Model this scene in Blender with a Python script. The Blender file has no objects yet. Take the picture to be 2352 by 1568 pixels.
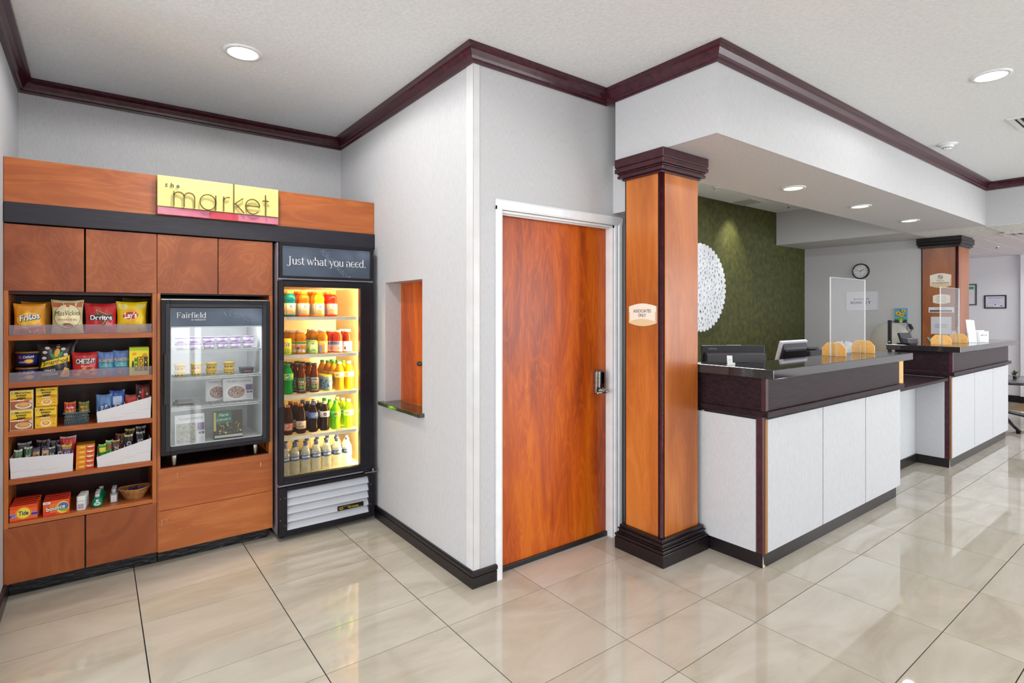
import bpy, math, random
from mathutils import Vector
PI = math.pi
random.seed(11)
sc = bpy.context.scene
col = sc.collection

# ---------------------------------------------------------------- camera
cd = bpy.data.cameras.new('camera')
cam = bpy.data.objects.new('camera', cd)
col.objects.link(cam)
cam.location = (0, 0, 1.48)
cam.rotation_euler = (PI / 2, 0, -0.6477)
cd.sensor_width = 36
cd.sensor_fit = 'HORIZONTAL'
cd.lens = 1261.3 / 2352 * 36
cd.shift_y = (717.4 - 784) / 2352
cd.clip_start = 0.05
sc.camera = cam

# ---------------------------------------------------------------- world, lights, exposure
w = bpy.data.worlds.new('world')
sc.world = w
w.use_nodes = True
w.node_tree.nodes['Background'].inputs[0].default_value = (0.93, 0.97, 1.0, 1)
w.node_tree.nodes['Background'].inputs[1].default_value = 0.6


def area(name, loc, rot, sx, sy, power, color=(1, 1, 1)):
    l = bpy.data.lights.new(name, 'AREA')
    l.shape = 'RECTANGLE'
    l.size, l.size_y = sx, sy
    l.energy = power
    l.color = color
    o = bpy.data.objects.new(name, l)
    o.location, o.rotation_euler = loc, rot
    col.objects.link(o)
    return o


def spot(name, loc, power, angle=110, blend=0.8, color=(1, 0.98, 0.94), rad=0.06, rot=(0, 0, 0)):
    l = bpy.data.lights.new(name, 'SPOT')
    l.energy, l.color = power, color
    l.spot_size, l.spot_blend = math.radians(angle), blend
    l.shadow_soft_size = rad
    o = bpy.data.objects.new(name, l)
    o.location, o.rotation_euler = loc, rot
    col.objects.link(o)
    return o


# daylight through the window wall behind the camera; the side lights are added fill
WINX = [(1.10, 1.43), (1.50, 1.62), (4.7, 5.9), (6.2, 7.4), (7.7, 8.9), (9.2, 10.4), (10.7, 11.9)]
for (wa, wb) in WINX:
    area('window_daylight', ((wa + wb) / 2, -4.62, 1.45), (PI / 2, 0, 0), wb - wa, 2.3, 21 * (wb - wa) * 2.3, (0.95, 0.98, 1.0))
SIDE_Y = [(-3.9, -2.4), (-2.1, -0.6), (-0.3, 1.2), (1.4, 2.7)]
for (wa, wb) in SIDE_Y:
    area('side_fill_light', (-5.12, (wa + wb) / 2, 1.45), (PI / 2, 0, -PI / 2), wb - wa, 2.3, 24.5 * (wb - wa) * 2.3, (0.95, 0.98, 1.0))  # unseen window lights made up to brighten faces turned left
# recessed ceiling lamps in view, plus unseen ones added out of frame as fill
for (lx, ly, lz, p) in [(0.64, 3.29, 2.89, 44), (0.64, 1.75, 2.89, 28), (4.29, 0.894, 2.89, 18), (0.64, 0.2, 2.89, 26), (2.5, -0.6, 2.89, 20),  # second one is unseen, added to brighten the market front
                        (6.4, 0.2, 2.89, 18), (0.64, -2.2, 2.89, 40), (4.3, -2.2, 2.89, 40),
                        (4.278, 2.065, 2.425, 20), (5.495, 2.055, 2.425, 20), (6.762, 2.066, 2.425, 20)]:
    spot('downlight_and_fill', (lx, ly, lz), p, 174 if lz > 2.5 else 130, 0.2 if lz > 2.5 else 0.6)
spot('office_downlight', (6.55, 3.72, 2.88), 46, 74, 0.9, (1, 0.97, 0.85), 0.05, (math.radians(18), 0, 0))
area('office_fill', (4.6, 3.3, 2.88), (0, 0, 0), 0.6, 1.0, 62, (0.96, 0.97, 1))  # added area light, out of sight behind the column, brightening the office
for (lx, ly) in [(9.7, 1.5), (11.0, 1.5), (9.7, -0.6), (11.0, -0.6)]:
    spot('back_room_fill', (lx, ly, 2.41), 26, 165, 0.3, (0.98, 0.97, 1), 0.1)  # added spots without fixtures, brightening the far room
sc.view_settings.view_transform = 'Standard'
sc.view_settings.look = 'None'
sc.view_settings.gamma = 1
sc.view_settings.use_curve_mapping = False
sc.view_settings.exposure = 0.30
sc.cycles.use_denoising = True
sc.cycles.max_bounces = 10
sc.cycles.diffuse_bounces = 5
sc.cycles.glossy_bounces = 4
sc.cycles.transmission_bounces = 8
sc.cycles.transparent_max_bounces = 16
sc.cycles.caustics_reflective = False
sc.cycles.caustics_refractive = False
sc.cycles.sample_clamp_indirect = 6


# ---------------------------------------------------------------- materials
def lin(h):
    h = h.lstrip('#')
    r = []
    for i in (0, 2, 4):
        c = int(h[i:i + 2], 16) / 255
        r.append(c / 12.92 if c <= 0.04045 else ((c + 0.055) / 1.055) ** 2.4)
    return (r[0], r[1], r[2], 1)


def new_mat(name):
    m = bpy.data.materials.new(name)
    m.use_nodes = True
    nt = m.node_tree
    return m, nt, nt.nodes['Principled BSDF']


_flat = {}


def F(h, rough=0.45, metal=0.0, spec=0.5):
    k = (h, rough, metal, spec)
    if k not in _flat:
        m, nt, p = new_mat('paint_' + h.strip('#'))
        p.inputs['Roughness'].default_value = rough
        p.inputs['Metallic'].default_value = metal
        p.inputs['Specular IOR Level'].default_value = spec
        n = nt.nodes.new('ShaderNodeTexNoise')
        n.inputs['Scale'].default_value = 30
        mx = nt.nodes.new('ShaderNodeMix')
        mx.data_type = 'RGBA'
        c = lin(h)
        mx.inputs['A'].default_value = c
        mx.inputs['B'].default_value = tuple(min(1, x * 0.92) for x in c[:3]) + (1,)
        nt.links.new(n.outputs['Fac'], mx.inputs['Factor'])
        nt.links.new(mx.outputs['Result'], p.inputs['Base Color'])
        _flat[k] = m
    return _flat[k]


def coords(nt, scale, rnd=0.0):
    tc = nt.nodes.new('ShaderNodeTexCoord')
    mp = nt.nodes.new('ShaderNodeMapping')
    mp.inputs['Scale'].default_value = scale
    nt.links.new(tc.outputs['Object'], mp.inputs['Vector'])
    if rnd:
        oi = nt.nodes.new('ShaderNodeObjectInfo')
        mu = nt.nodes.new('ShaderNodeMath')
        mu.operation = 'MULTIPLY'
        mu.inputs[1].default_value = rnd
        nt.links.new(oi.outputs['Random'], mu.inputs[0])
        nt.links.new(mu.outputs[0], mp.inputs['Location'])
    return mp.outputs['Vector']


def noise(nt, vec, scale, detail=3, dist=0.0, rough=0.5):
    n = nt.nodes.new('ShaderNodeTexNoise')
    n.inputs['Scale'].default_value = scale
    n.inputs['Detail'].default_value = detail
    n.inputs['Distortion'].default_value = dist
    n.inputs['Roughness'].default_value = rough
    nt.links.new(vec, n.inputs['Vector'])
    return n.outputs['Fac']


def ramp(nt, fac, stops):
    r = nt.nodes.new('ShaderNodeValToRGB')
    e = r.color_ramp.elements
    while len(e) < len(stops):
        e.new(0.5)
    for i, (p, c) in enumerate(stops):
        e[i].position = p
        e[i].color = lin(c)
    nt.links.new(fac, r.inputs['Fac'])
    return r.outputs['Color']


def math_(nt, op, a, b):
    m = nt.nodes.new('ShaderNodeMath')
    m.operation = op
    for i, x in enumerate((a, b)):
        if isinstance(x, (int, float)):
            m.inputs[i].default_value = x
        elif x is not None:
            nt.links.new(x, m.inputs[i])
    return m.outputs[0]


def mixc(nt, fac, a, b, mode='MIX'):
    m = nt.nodes.new('ShaderNodeMix')
    m.data_type = 'RGBA'
    m.blend_type = mode
    for k, x in (('Factor', fac), ('A', a), ('B', b)):
        s = m.inputs[k]
        if isinstance(x, (int, float)):
            s.default_value = x
        elif isinstance(x, tuple):
            s.default_value = x
        else:
            nt.links.new(x, s)
    return m.outputs['Result']


def bump(nt, p, h, strength, dist=0.002):
    b = nt.nodes.new('ShaderNodeBump')
    b.inputs['Strength'].default_value = strength
    b.inputs['Distance'].default_value = dist
    nt.links.new(h, b.inputs['Height'])
    nt.links.new(b.outputs['Normal'], p.inputs['Normal'])


def mottled(name, stops, scale, rough, stretch=(1, 1, 1), bstr=0.0, bdist=0.002, detail=4, rnd=0.0, spec=0.5, dist=0.0, metal=0.0):
    m, nt, p = new_mat(name)
    v = coords(nt, stretch, rnd)
    f = noise(nt, v, scale, detail, dist)
    nt.links.new(ramp(nt, f, stops), p.inputs['Base Color'])
    p.inputs['Roughness'].default_value = rough
    p.inputs['Specular IOR Level'].default_value = spec
    p.inputs['Metallic'].default_value = metal
    if bstr:
        bump(nt, p, f, bstr, bdist)
    return m


def wood(name, dark, mid, light, stretch, bands=26, rough=0.32, amp=0.5, fig=1.6, dist=1.2, coat=0.2, spec=0.5):
    m, nt, p = new_mat(name)
    v = coords(nt, stretch, 37.0)
    a = noise(nt, v, fig, 3.0, dist, 0.5)
    warp = noise(nt, v, fig * 7, 3.0, 0.4)
    a = math_(nt, 'ADD', a, math_(nt, 'MULTIPLY', warp, 0.035))
    s = math_(nt, 'SINE', math_(nt, 'MULTIPLY', a, bands * 4.0), None)
    s = math_(nt, 'ADD', math_(nt, 'MULTIPLY', s, 0.5), 0.5)
    s = math_(nt, 'POWER', s, 2.2)
    big = noise(nt, v, fig * 0.8, 3.0, 0.8)
    fib = noise(nt, coords(nt, tuple(x * 14 if x > 1.5 else x * 3 for x in stretch)), 9, 3)
    f = math_(nt, 'ADD', math_(nt, 'MULTIPLY', s, 0.30 * amp), math_(nt, 'ADD', math_(nt, 'MULTIPLY', big, 0.85), math_(nt, 'MULTIPLY', fib, 0.26)))
    f = math_(nt, 'SUBTRACT', f, 0.11)
    nt.links.new(ramp(nt, f, [(0.30, dark), (0.5, mid), (0.70, light)]), p.inputs['Base Color'])
    p.inputs['Roughness'].default_value = rough
    p.inputs['Coat Weight'].default_value = coat
    p.inputs['Coat Roughness'].default_value = 0.25
    p.inputs['Specular IOR Level'].default_value = spec
    return m


def clear_mat(name, tint, gloss, rough, milk=0.0, milkc='#ffffff'):
    m = bpy.data.materials.new(name)
    m.use_nodes = True
    nt = m.node_tree
    nt.nodes.remove(nt.nodes['Principled BSDF'])
    out = nt.nodes['Material Output']
    tr = nt.nodes.new('ShaderNodeBsdfTransparent')
    tr.inputs[0].default_value = tint
    gl = nt.nodes.new('ShaderNodeBsdfGlossy')
    gl.inputs['Roughness'].default_value = rough
    fr = nt.nodes.new('ShaderNodeFresnel')
    fr.inputs['IOR'].default_value = 1.45
    gm = nt.nodes.new('ShaderNodeNewGeometry')
    ad = math_(nt, 'ADD', math_(nt, 'MULTIPLY', fr.outputs[0], 0.9), gloss)
    ad = math_(nt, 'MULTIPLY', ad, math_(nt, 'SUBTRACT', 1.0, gm.outputs['Backfacing']))
    mx = nt.nodes.new('ShaderNodeMixShader')
    nt.links.new(ad, mx.inputs[0])
    nt.links.new(tr.outputs[0], mx.inputs[1])
    nt.links.new(gl.outputs[0], mx.inputs[2])
    last = mx.outputs[0]
    if milk:
        df = nt.nodes.new('ShaderNodeBsdfDiffuse')
        df.inputs[0].default_value = lin(milkc)
        n = noise(nt, coords(nt, (1, 1, 1)), 6, 2)
        m2 = nt.nodes.new('ShaderNodeMixShader')
        nt.links.new(math_(nt, 'MULTIPLY', math_(nt, 'ADD', n, 0.5), milk), m2.inputs[0])
        nt.links.new(last, m2.inputs[1])
        nt.links.new(df.outputs[0], m2.inputs[2])
        last = m2.outputs[0]
    nt.links.new(last, out.inputs[0])
    return m


def emit(name, c, s):
    m, nt, p = new_mat(name)
    p.inputs['Base Color'].default_value = lin(c)
    p.inputs['Emission Color'].default_value = lin(c)
    p.inputs['Emission Strength'].default_value = s
    return m


def water_mat():
    m = clear_mat('bottled_water', (0.96, 0.97, 0.93, 1), 0.05, 0.08, 0.22, '#f2f0e4')
    return m


def liquid(name, c, trans=0.5, rough=0.12):
    m, nt, p = new_mat(name)
    p.inputs['Base Color'].default_value = lin(c)
    p.inputs['Roughness'].default_value = rough
    p.inputs['Transmission Weight'].default_value = trans
    p.inputs['IOR'].default_value = 1.2
    return m


M = {}
M['wallpaper'] = mottled('wallpaper', [(0.3, '#b3b3b6'), (0.7, '#c2c2c5')], 110, 0.65, (3.2, 3.2, 0.3), 0.12, 0.001, 3)
M['wallpaper_flat'] = mottled('soffit_paper', [(0.3, '#c4c4ca'), (0.7, '#d6d6dc')], 60, 0.65, (0.4, 3.2, 3), 0.25, 0.002, 3)
M['ceiling'] = mottled('ceiling_paint', [(0.3, '#dde1e6'), (0.7, '#e8ebef')], 55, 0.8, (1, 1, 1), 0.35, 0.004, 3)
M['knockdown'] = mottled('knockdown_ceiling', [(0.35, '#d3d6d8'), (0.6, '#e6e9ea')], 28, 0.7, (1, 1, 1), 0.5, 0.006, 3)
M['white'] = mottled('white_trim_paint', [(0.3, '#dcdee2'), (0.7, '#e6e8ec')], 10, 0.3)
M['guard'] = mottled('corner_guard', [(0.3, '#c8c8ca'), (0.7, '#d2d2d4')], 8, 0.35)
M['espresso'] = mottled('espresso_stain', [(0.3, '#0f0a0d'), (0.7, '#1d1419')], 9, 0.28, (4, 4, 4))
M['espresso_h'] = mottled('espresso_fascia', [(0.3, '#1b1015'), (0.7, '#301f25')], 6, 0.38, (1, 6, 14), spec=0.16)
M['band'] = mottled('black_band', [(0.3, '#16131c'), (0.7, '#242130')], 7, 0.42, (1, 5, 12))
M['crown'] = mottled('mahogany_crown', [(0.3, '#300c18'), (0.7, '#481626')], 5, 0.25, (5, 5, 5), spec=0.6)
M['capital'] = mottled('mahogany_capital', [(0.3, '#2e0f17'), (0.7, '#431b24')], 5, 0.32, (5, 5, 5))
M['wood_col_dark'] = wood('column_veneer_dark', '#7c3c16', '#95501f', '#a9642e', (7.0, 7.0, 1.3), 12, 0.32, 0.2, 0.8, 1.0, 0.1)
M['wood_door'] = wood('door_veneer', '#8e3400', '#bb5000', '#d26c08', (9.0, 9.0, 1.3), 16, 0.38, 0.34, 0.9, 1.2, 0.05)
M['wood_cab'] = wood('birch_cherry_stain', '#7e3c1a', '#9a5028', '#b0683a', (2.6, 2.6, 2.0), 20, 0.38, 0.26, 1.1, 1.5, 0.1)
M['wood_cabh'] = wood('birch_cherry_long_grain', '#964a1c', '#ac5c28', '#bd6e36', (1.2, 3, 7.0), 10, 0.35, 0.4, 0.9, 1.0, 0.15)
M['wood_low'] = wood('birch_low_doors', '#6a2e10', '#8c431a', '#a1562a', (2.2, 2.2, 1.6), 12, 0.33, 0.35, 1.0, 1.0, 0.15)
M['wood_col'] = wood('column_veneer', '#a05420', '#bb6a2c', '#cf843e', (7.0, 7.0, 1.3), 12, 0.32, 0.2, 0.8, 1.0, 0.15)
M['dark_back'] = mottled('mahogany_back_panel', [(0.3, '#260908'), (0.7, '#42120d')], 5, 0.4, (1, 1, 6))
M['green'] = mottled('green_wallcovering', [(0.32, '#34350f'), (0.5, '#414316'), (0.7, '#525420')], 13, 0.6, (1.2, 1.2, 1.0), 0, 0.002, 7, dist=0.6)
M['granite'] = mottled('dark_granite', [(0.35, '#262324'), (0.6, '#2b2829'), (0.75, '#312d2e')], 160, 0.06, (1, 1, 1), 0, 0, 4, spec=0.75)
M['panel'] = mottled('fabric_panel', [(0.3, '#b8babf'), (0.7, '#c8cacf')], 110, 0.6, (3.2, 3.2, 0.3), 0.1, 0.001, 3)
M['steel'] = mottled('brushed_steel', [(0.3, '#8d8984'), (0.7, '#b5b1ab')], 20, 0.28, (1, 1, 8), metal=1.0)
M['black'] = mottled('black_plastic', [(0.3, '#141218'), (0.7, '#1f1c24')], 12, 0.38)
M['fridge'] = mottled('fridge_black', [(0.3, '#131118'), (0.7, '#1c1922')], 9, 0.42, spec=0.3)
M['fridge_side'] = mottled('fridge_side_metal', [(0.3, '#8d8b98'), (0.7, '#a3a1ae')], 9, 0.3)
M['grout'] = mottled('dark_grout', [(0.3, '#1c211d'), (0.7, '#2a302b')], 30, 0.8)
M['plinth'] = mottled('black_plinth', [(0.35, '#08080c'), (0.62, '#15151d'), (0.8, '#34343e')], 16, 0.25, (1, 1, 3), 0.6, 0.01, 4)
M['liner'] = mottled('cooler_liner', [(0.3, '#d6c6a6'), (0.7, '#e0d2b4')], 6, 0.45)
M['liner2'] = mottled('cooler_liner_grey', [(0.3, '#b6b6b6'), (0.7, '#c6c6c6')], 6, 0.45)
M['wire'] = F('#e8e4da', 0.35)
M['banner'] = mottled('slate_banner', [(0.35, '#3a4656'), (0.58, '#4d5a6c'), (0.8, '#77849a')], 3.6, 0.3, (1, 1, 1), detail=2)
M['glass'] = clear_mat('door_glass', (0.97, 0.98, 0.97, 1), 0.0, 0.0)
M['glass_m'] = clear_mat('merchandiser_glass', (0.96, 0.98, 0.98, 1), 0.03, 0.02, 0.02, '#d8dce0')
M['acrylic'] = clear_mat('acrylic_sheet', (0.97, 0.98, 0.98, 1), 0.02, 0.02, 0.03, '#e6e8ec')
M['acrylic_edge'] = clear_mat('acrylic_edge', (0.9, 0.95, 0.93, 1), 0.1, 0.1, 0.6, '#f4f6f8')
M['guardstrip'] = clear_mat('shelf_guard_acrylic', (0.9, 0.88, 0.92, 1), 0.03, 0.06, 0.2, '#b8b0ba')
M['lamp'] = emit('lamp_glow', '#fffdf6', 9)
M['lamp_s'] = emit('lamp_glow_soft', '#fff8ee', 3)
M['tubew'] = emit('warm_tube', '#ffd890', 5)
M['ply'] = mottled('pale_plywood', [(0.3, '#e0a656'), (0.7, '#efbb6e')], 8, 0.4, (2, 6, 12))
M['acoustic'] = mottled('acoustic_tile', [(0.3, '#d4cdd3'), (0.7, '#dfd8de')], 80, 0.85, bstr=0.3)


def tile_mat():
    m, nt, p = new_mat('polished_marble_tile')
    v = coords(nt, (0.55, 1.5, 1), 53.0)
    a = noise(nt, v, 2.2, 6, 1.6, 0.6)
    b = noise(nt, v, 1.1, 3, 0.6)
    c1 = ramp(nt, a, [(0.32, '#b8b0a2'), (0.5, '#c4beb2'), (0.68, '#cdc8be')])
    c2 = ramp(nt, b, [(0.3, '#ede6d8'), (0.7, '#fdfcfa')])
    nt.links.new(mixc(nt, 0.55, c1, c2, 'MULTIPLY'), p.inputs['Base Color'])
    p.inputs['Roughness'].default_value = 0.035
    p.inputs['Specular IOR Level'].default_value = 0.62
    return m


M['tile'] = tile_mat()


# ---------------------------------------------------------------- mesh helpers
class MB:
    def __init__(s):
        s.v, s.f, s.m, s.sm = [], [], [], []

    def add(s, vs, fs, mi=0, smooth=False):
        b = len(s.v)
        s.v += [tuple(x) for x in vs]
        for f in fs:
            s.f.append([i + b for i in f])
            s.m.append(mi)
            s.sm.append(smooth)
        return s

    def box(s, x0, x1, y0, y1, z0, z1, mi=0):
        if x0 > x1: x0, x1 = x1, x0
        if y0 > y1: y0, y1 = y1, y0
        if z0 > z1: z0, z1 = z1, z0
        vs = [(x0, y0, z0), (x1, y0, z0), (x1, y1, z0), (x0, y1, z0), (x0, y0, z1), (x1, y0, z1), (x1, y1, z1), (x0, y1, z1)]
        return s.add(vs, [(0, 3, 2, 1), (4, 5, 6, 7), (0, 1, 5, 4), (1, 2, 6, 5), (2, 3, 7, 6), (3, 0, 4, 7)], mi)

    def prism(s, pts, ax, a0, a1, mi=0, smooth=False):
        n = len(pts)
        def mk(p, a):
            return (a, p[0], p[1]) if ax == 'x' else ((p[0], a, p[1]) if ax == 'y' else (p[0], p[1], a))
        vs = [mk(p, a0) for p in pts] + [mk(p, a1) for p in pts]
        s.add(vs, [tuple(range(n))[::-1], tuple(range(n, 2 * n))], mi)
        b = len(s.v) - 2 * n
        for i in range(n):
            j = (i + 1) % n
            s.f.append([b + i, b + j, b + n + j, b + n + i])
            s.m.append(mi)
            s.sm.append(smooth)
        return s

    def lathe(s, prof, c=(0, 0, 0), n=20, mi=0, smooth=True, sx=1, sy=1):
        vs, fs = [], []
        k = len(prof)
        for (r, z) in prof:
            for i in range(n):
                a = 2 * PI * i / n
                vs.append((c[0] + r * sx * math.cos(a), c[1] + r * sy * math.sin(a), c[2] + z))
        for j in range(k - 1):
            for i in range(n):
                i2 = (i + 1) % n
                fs.append((j * n + i, j * n + i2, (j + 1) * n + i2, (j + 1) * n + i))
        s.add(vs, fs, mi, smooth)
        b = len(s.v) - k * n
        if prof[0][0] > 1e-4:
            s.f.append([b + i for i in range(n)][::-1]); s.m.append(mi); s.sm.append(False)
        if prof[-1][0] > 1e-4:
            s.f.append([b + (k - 1) * n + i for i in range(n)]); s.m.append(mi); s.sm.append(False)
        return s

    def tube(s, pts, r, n=8, mi=0):
        vs, fs = [], []
        P = [Vector(p) for p in pts]
        for j, p in enumerate(P):
            d = (P[min(j + 1, len(P) - 1)] - P[max(j - 1, 0)]).normalized()
            up = Vector((0, 0, 1)) if abs(d.z) < 0.9 else Vector((1, 0, 0))
            a = d.cross(up).normalized()
            b = d.cross(a)
            rr = r[j] if isinstance(r, (list, tuple)) else r
            for i in range(n):
                t = 2 * PI * i / n
                vs.append(p + a * rr * math.cos(t) + b * rr * math.sin(t))
        for j in range(len(P) - 1):
            for i in range(n):
                i2 = (i + 1) % n
                fs.append((j * n + i, j * n + i2, (j + 1) * n + i2, (j + 1) * n + i))
        fs.append(tuple(range(n)))
        fs.append(tuple(range((len(P) - 1) * n, len(P) * n)))
        return s.add(vs, fs, mi, True)

    def grid(s, fn, nu, nv, mi=0, smooth=True):
        vs = [fn(i / nu, j / nv) for j in range(nv + 1) for i in range(nu + 1)]
        fs = [(j * (nu + 1) + i, j * (nu + 1) + i + 1, (j + 1) * (nu + 1) + i + 1, (j + 1) * (nu + 1) + i) for j in range(nv) for i in range(nu)]
        return s.add(vs, fs, mi, smooth)


OFF = {}


def build(name, mb, mats, parent=None, bevel=0, kind=None, label=None, wn=False):
    """link the collected geometry as ONE mesh object, vertices made local to the thing's base"""
    off = OFF.get(parent.name, Vector((0, 0, 0))) if parent else Vector((0, 0, 0))
    me = bpy.data.meshes.new(name)
    me.from_pydata([(x - off.x, y - off.y, z - off.z) for x, y, z in mb.v], [], mb.f)
    if not isinstance(mats, (list, tuple)):
        mats = [mats]
    for m in mats:
        me.materials.append(m)
    me.polygons.foreach_set('material_index', [min(i, len(mats) - 1) for i in mb.m])
    me.polygons.foreach_set('use_smooth', mb.sm)
    me.update()
    o = bpy.data.objects.new(name, me)
    col.objects.link(o)
    if parent:
        o.parent = parent
        OFF[o.name] = off
    if bevel:
        b = o.modifiers.new('bevel', 'BEVEL')
        b.width = bevel
        b.segments = 2
        b.limit_method = 'ANGLE'
    if kind:
        o['kind'] = kind
    if label:
        o['label'] = label
    return o


def tag(o, label, cat, group=None):
    o['label'], o['category'] = label, cat
    if group:
        o['group'] = group
    return o


def thing(name, label, cat, loc=(0, 0, 0), rot=(0, 0, 0), group=None, local=False):
    o = bpy.data.objects.new(name, None)
    o.empty_display_size = 0.05
    o.location, o.rotation_euler = loc, rot
    col.objects.link(o)
    OFF[o.name] = Vector((0, 0, 0)) if local else Vector(loc)
    return tag(o, label, cat, group)


def dup(root, loc, rot=None, label=None):
    def cp(o, par):
        c = o.copy()
        col.objects.link(c)
        if par:
            c.parent = par
        for ch in KIDS.get(o.name, []):
            cp(ch, c)
        return c
    KIDS = {}
    for o in root.children_recursive:
        KIDS.setdefault(o.parent.name, []).append(o)
    r = cp(root, None)
    r.location = loc
    if rot is not None:
        r.rotation_euler = rot
    if label:
        r['label'] = label
    return r


def struct(name, mb, mats, bevel=0):
    return build(name, mb, mats, None, bevel, 'structure')


# ---------------------------------------------------------------- flat print: lettering and marks mapped onto a surface
_txt = {}


def text_mesh(s, bold=0.0, shear=0.0):
    k = (s, bold, shear)
    if k not in _txt:
        c = bpy.data.curves.new('lettering_curve', 'FONT')
        c.body = s
        c.offset = bold
        c.shear = shear
        c.resolution_u = 3
        o = bpy.data.objects.new('lettering_curve', c)
        col.objects.link(o)
        dg = bpy.context.evaluated_depsgraph_get()
        me = bpy.data.meshes.new_from_object(o.evaluated_get(dg))
        vs = [(v.co.x, v.co.y) for v in me.vertices]
        fs = [tuple(p.vertices) for p in me.polygons]
        bpy.data.objects.remove(o)
        bpy.data.curves.remove(c)
        bpy.data.meshes.remove(me)
        xs = [v[0] for v in vs] or [0, 1]
        _txt[k] = (vs, fs, min(xs), max(xs))
    return _txt[k]


class Print:
    def __init__(s, fn):
        s.fn, s.mb, s.mats, s.lift, s.curved, s.step = fn, MB(), [], 0.0006, False, 0.00025

    def mi(s, c):
        if isinstance(c, str):
            c = F(c, 0.42)
        if c not in s.mats:
            s.mats.append(c)
        return s.mats.index(c)

    def raw(s, vs, fs, c):
        s.mb.add([s.fn(u, v, s.lift) for u, v in vs], fs, s.mi(c))
        s.lift += s.step
        return s

    def poly(s, pts, c):
        if s.curved and len(pts) in (3, 4):
            a, b, d, e = pts[0], pts[1], pts[2], pts[-1]
            n = 7
            vs = []
            for j in range(n + 1):
                for i in range(n + 1):
                    x, y = i / n, j / n
                    vs.append(tuple((a[k] * (1 - x) + b[k] * x) * (1 - y) + (e[k] * (1 - x) + d[k] * x) * y for k in (0, 1)))
            return s.raw(vs, [(j * (n + 1) + i, j * (n + 1) + i + 1, (j + 1) * (n + 1) + i + 1, (j + 1) * (n + 1) + i) for j in range(n) for i in range(n)], c)
        return s.raw(pts, [tuple(range(len(pts)))], c)

    def rect(s, u0, u1, v0, v1, c, n=1):
        n = max(n, 7) if s.curved else n
        vs = [(u0 + (u1 - u0) * i / n, v0 + (v1 - v0) * j / n) for j in range(n + 1) for i in range(n + 1)]
        return s.raw(vs, [(j * (n + 1) + i, j * (n + 1) + i + 1, (j + 1) * (n + 1) + i + 1, (j + 1) * (n + 1) + i) for j in range(n) for i in range(n)], c)

    def ell(s, u, v, a, b, c, rot=0.0, hole=0.0, n=28, rings=2):
        rings = 4 if s.curved and rings == 2 else rings
        vs, fs = [], []
        for k in range(rings + 1):
            q = hole + (1 - hole) * k / rings
            for i in range(n):
                t = 2 * PI * i / n
                x, y = a * q * math.cos(t), b * q * math.sin(t)
                vs.append((u + x * math.cos(rot) - y * math.sin(rot), v + x * math.sin(rot) + y * math.cos(rot)))
        for k in range(rings):
            for i in range(n):
                j = (i + 1) % n
                fs.append((k * n + i, k * n + j, (k + 1) * n + j, (k + 1) * n + i))
        return s.raw(vs, fs, c)

    def text(s, t, u, v, h, c, w=None, rot=0.0, bold=0.0, shear=0.0, align='c'):
        vs, fs, x0, x1 = text_mesh(t, bold, shear)
        if not vs:
            return s
        ky = h / 0.69
        kx = ky if w is None else w / max(1e-4, x1 - x0)
        cx = (x0 + x1) / 2 if align == 'c' else x0
        out = []
        for x, y in vs:
            X, Y = (x - cx) * kx, y * ky - h / 2
            out.append((u + X * math.cos(rot) - Y * math.sin(rot), v + X * math.sin(rot) + Y * math.cos(rot)))
        return s.raw(out, fs, c)

    def line(s, u0, v0, u1, v1, w, c):
        dx, dy = u1 - u0, v1 - v0
        L = math.hypot(dx, dy) or 1
        nx, ny = -dy / L * w / 2, dx / L * w / 2
        return s.poly([(u0 + nx, v0 + ny), (u1 + nx, v1 + ny), (u1 - nx, v1 - ny), (u0 - nx, v0 - ny)], c)

    def done(s, parent, name='front_print', label=None):
        if s.mb.f:
            return build(name, s.mb, s.mats, parent, label=label)


def face_y(x0, y, z0):
    return lambda u, v, l: (x0 + u, y - l, z0 + v)


def face_x(x, y0, z0):
    return lambda u, v, l: (x - l, y0 - u, z0 + v)


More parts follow.
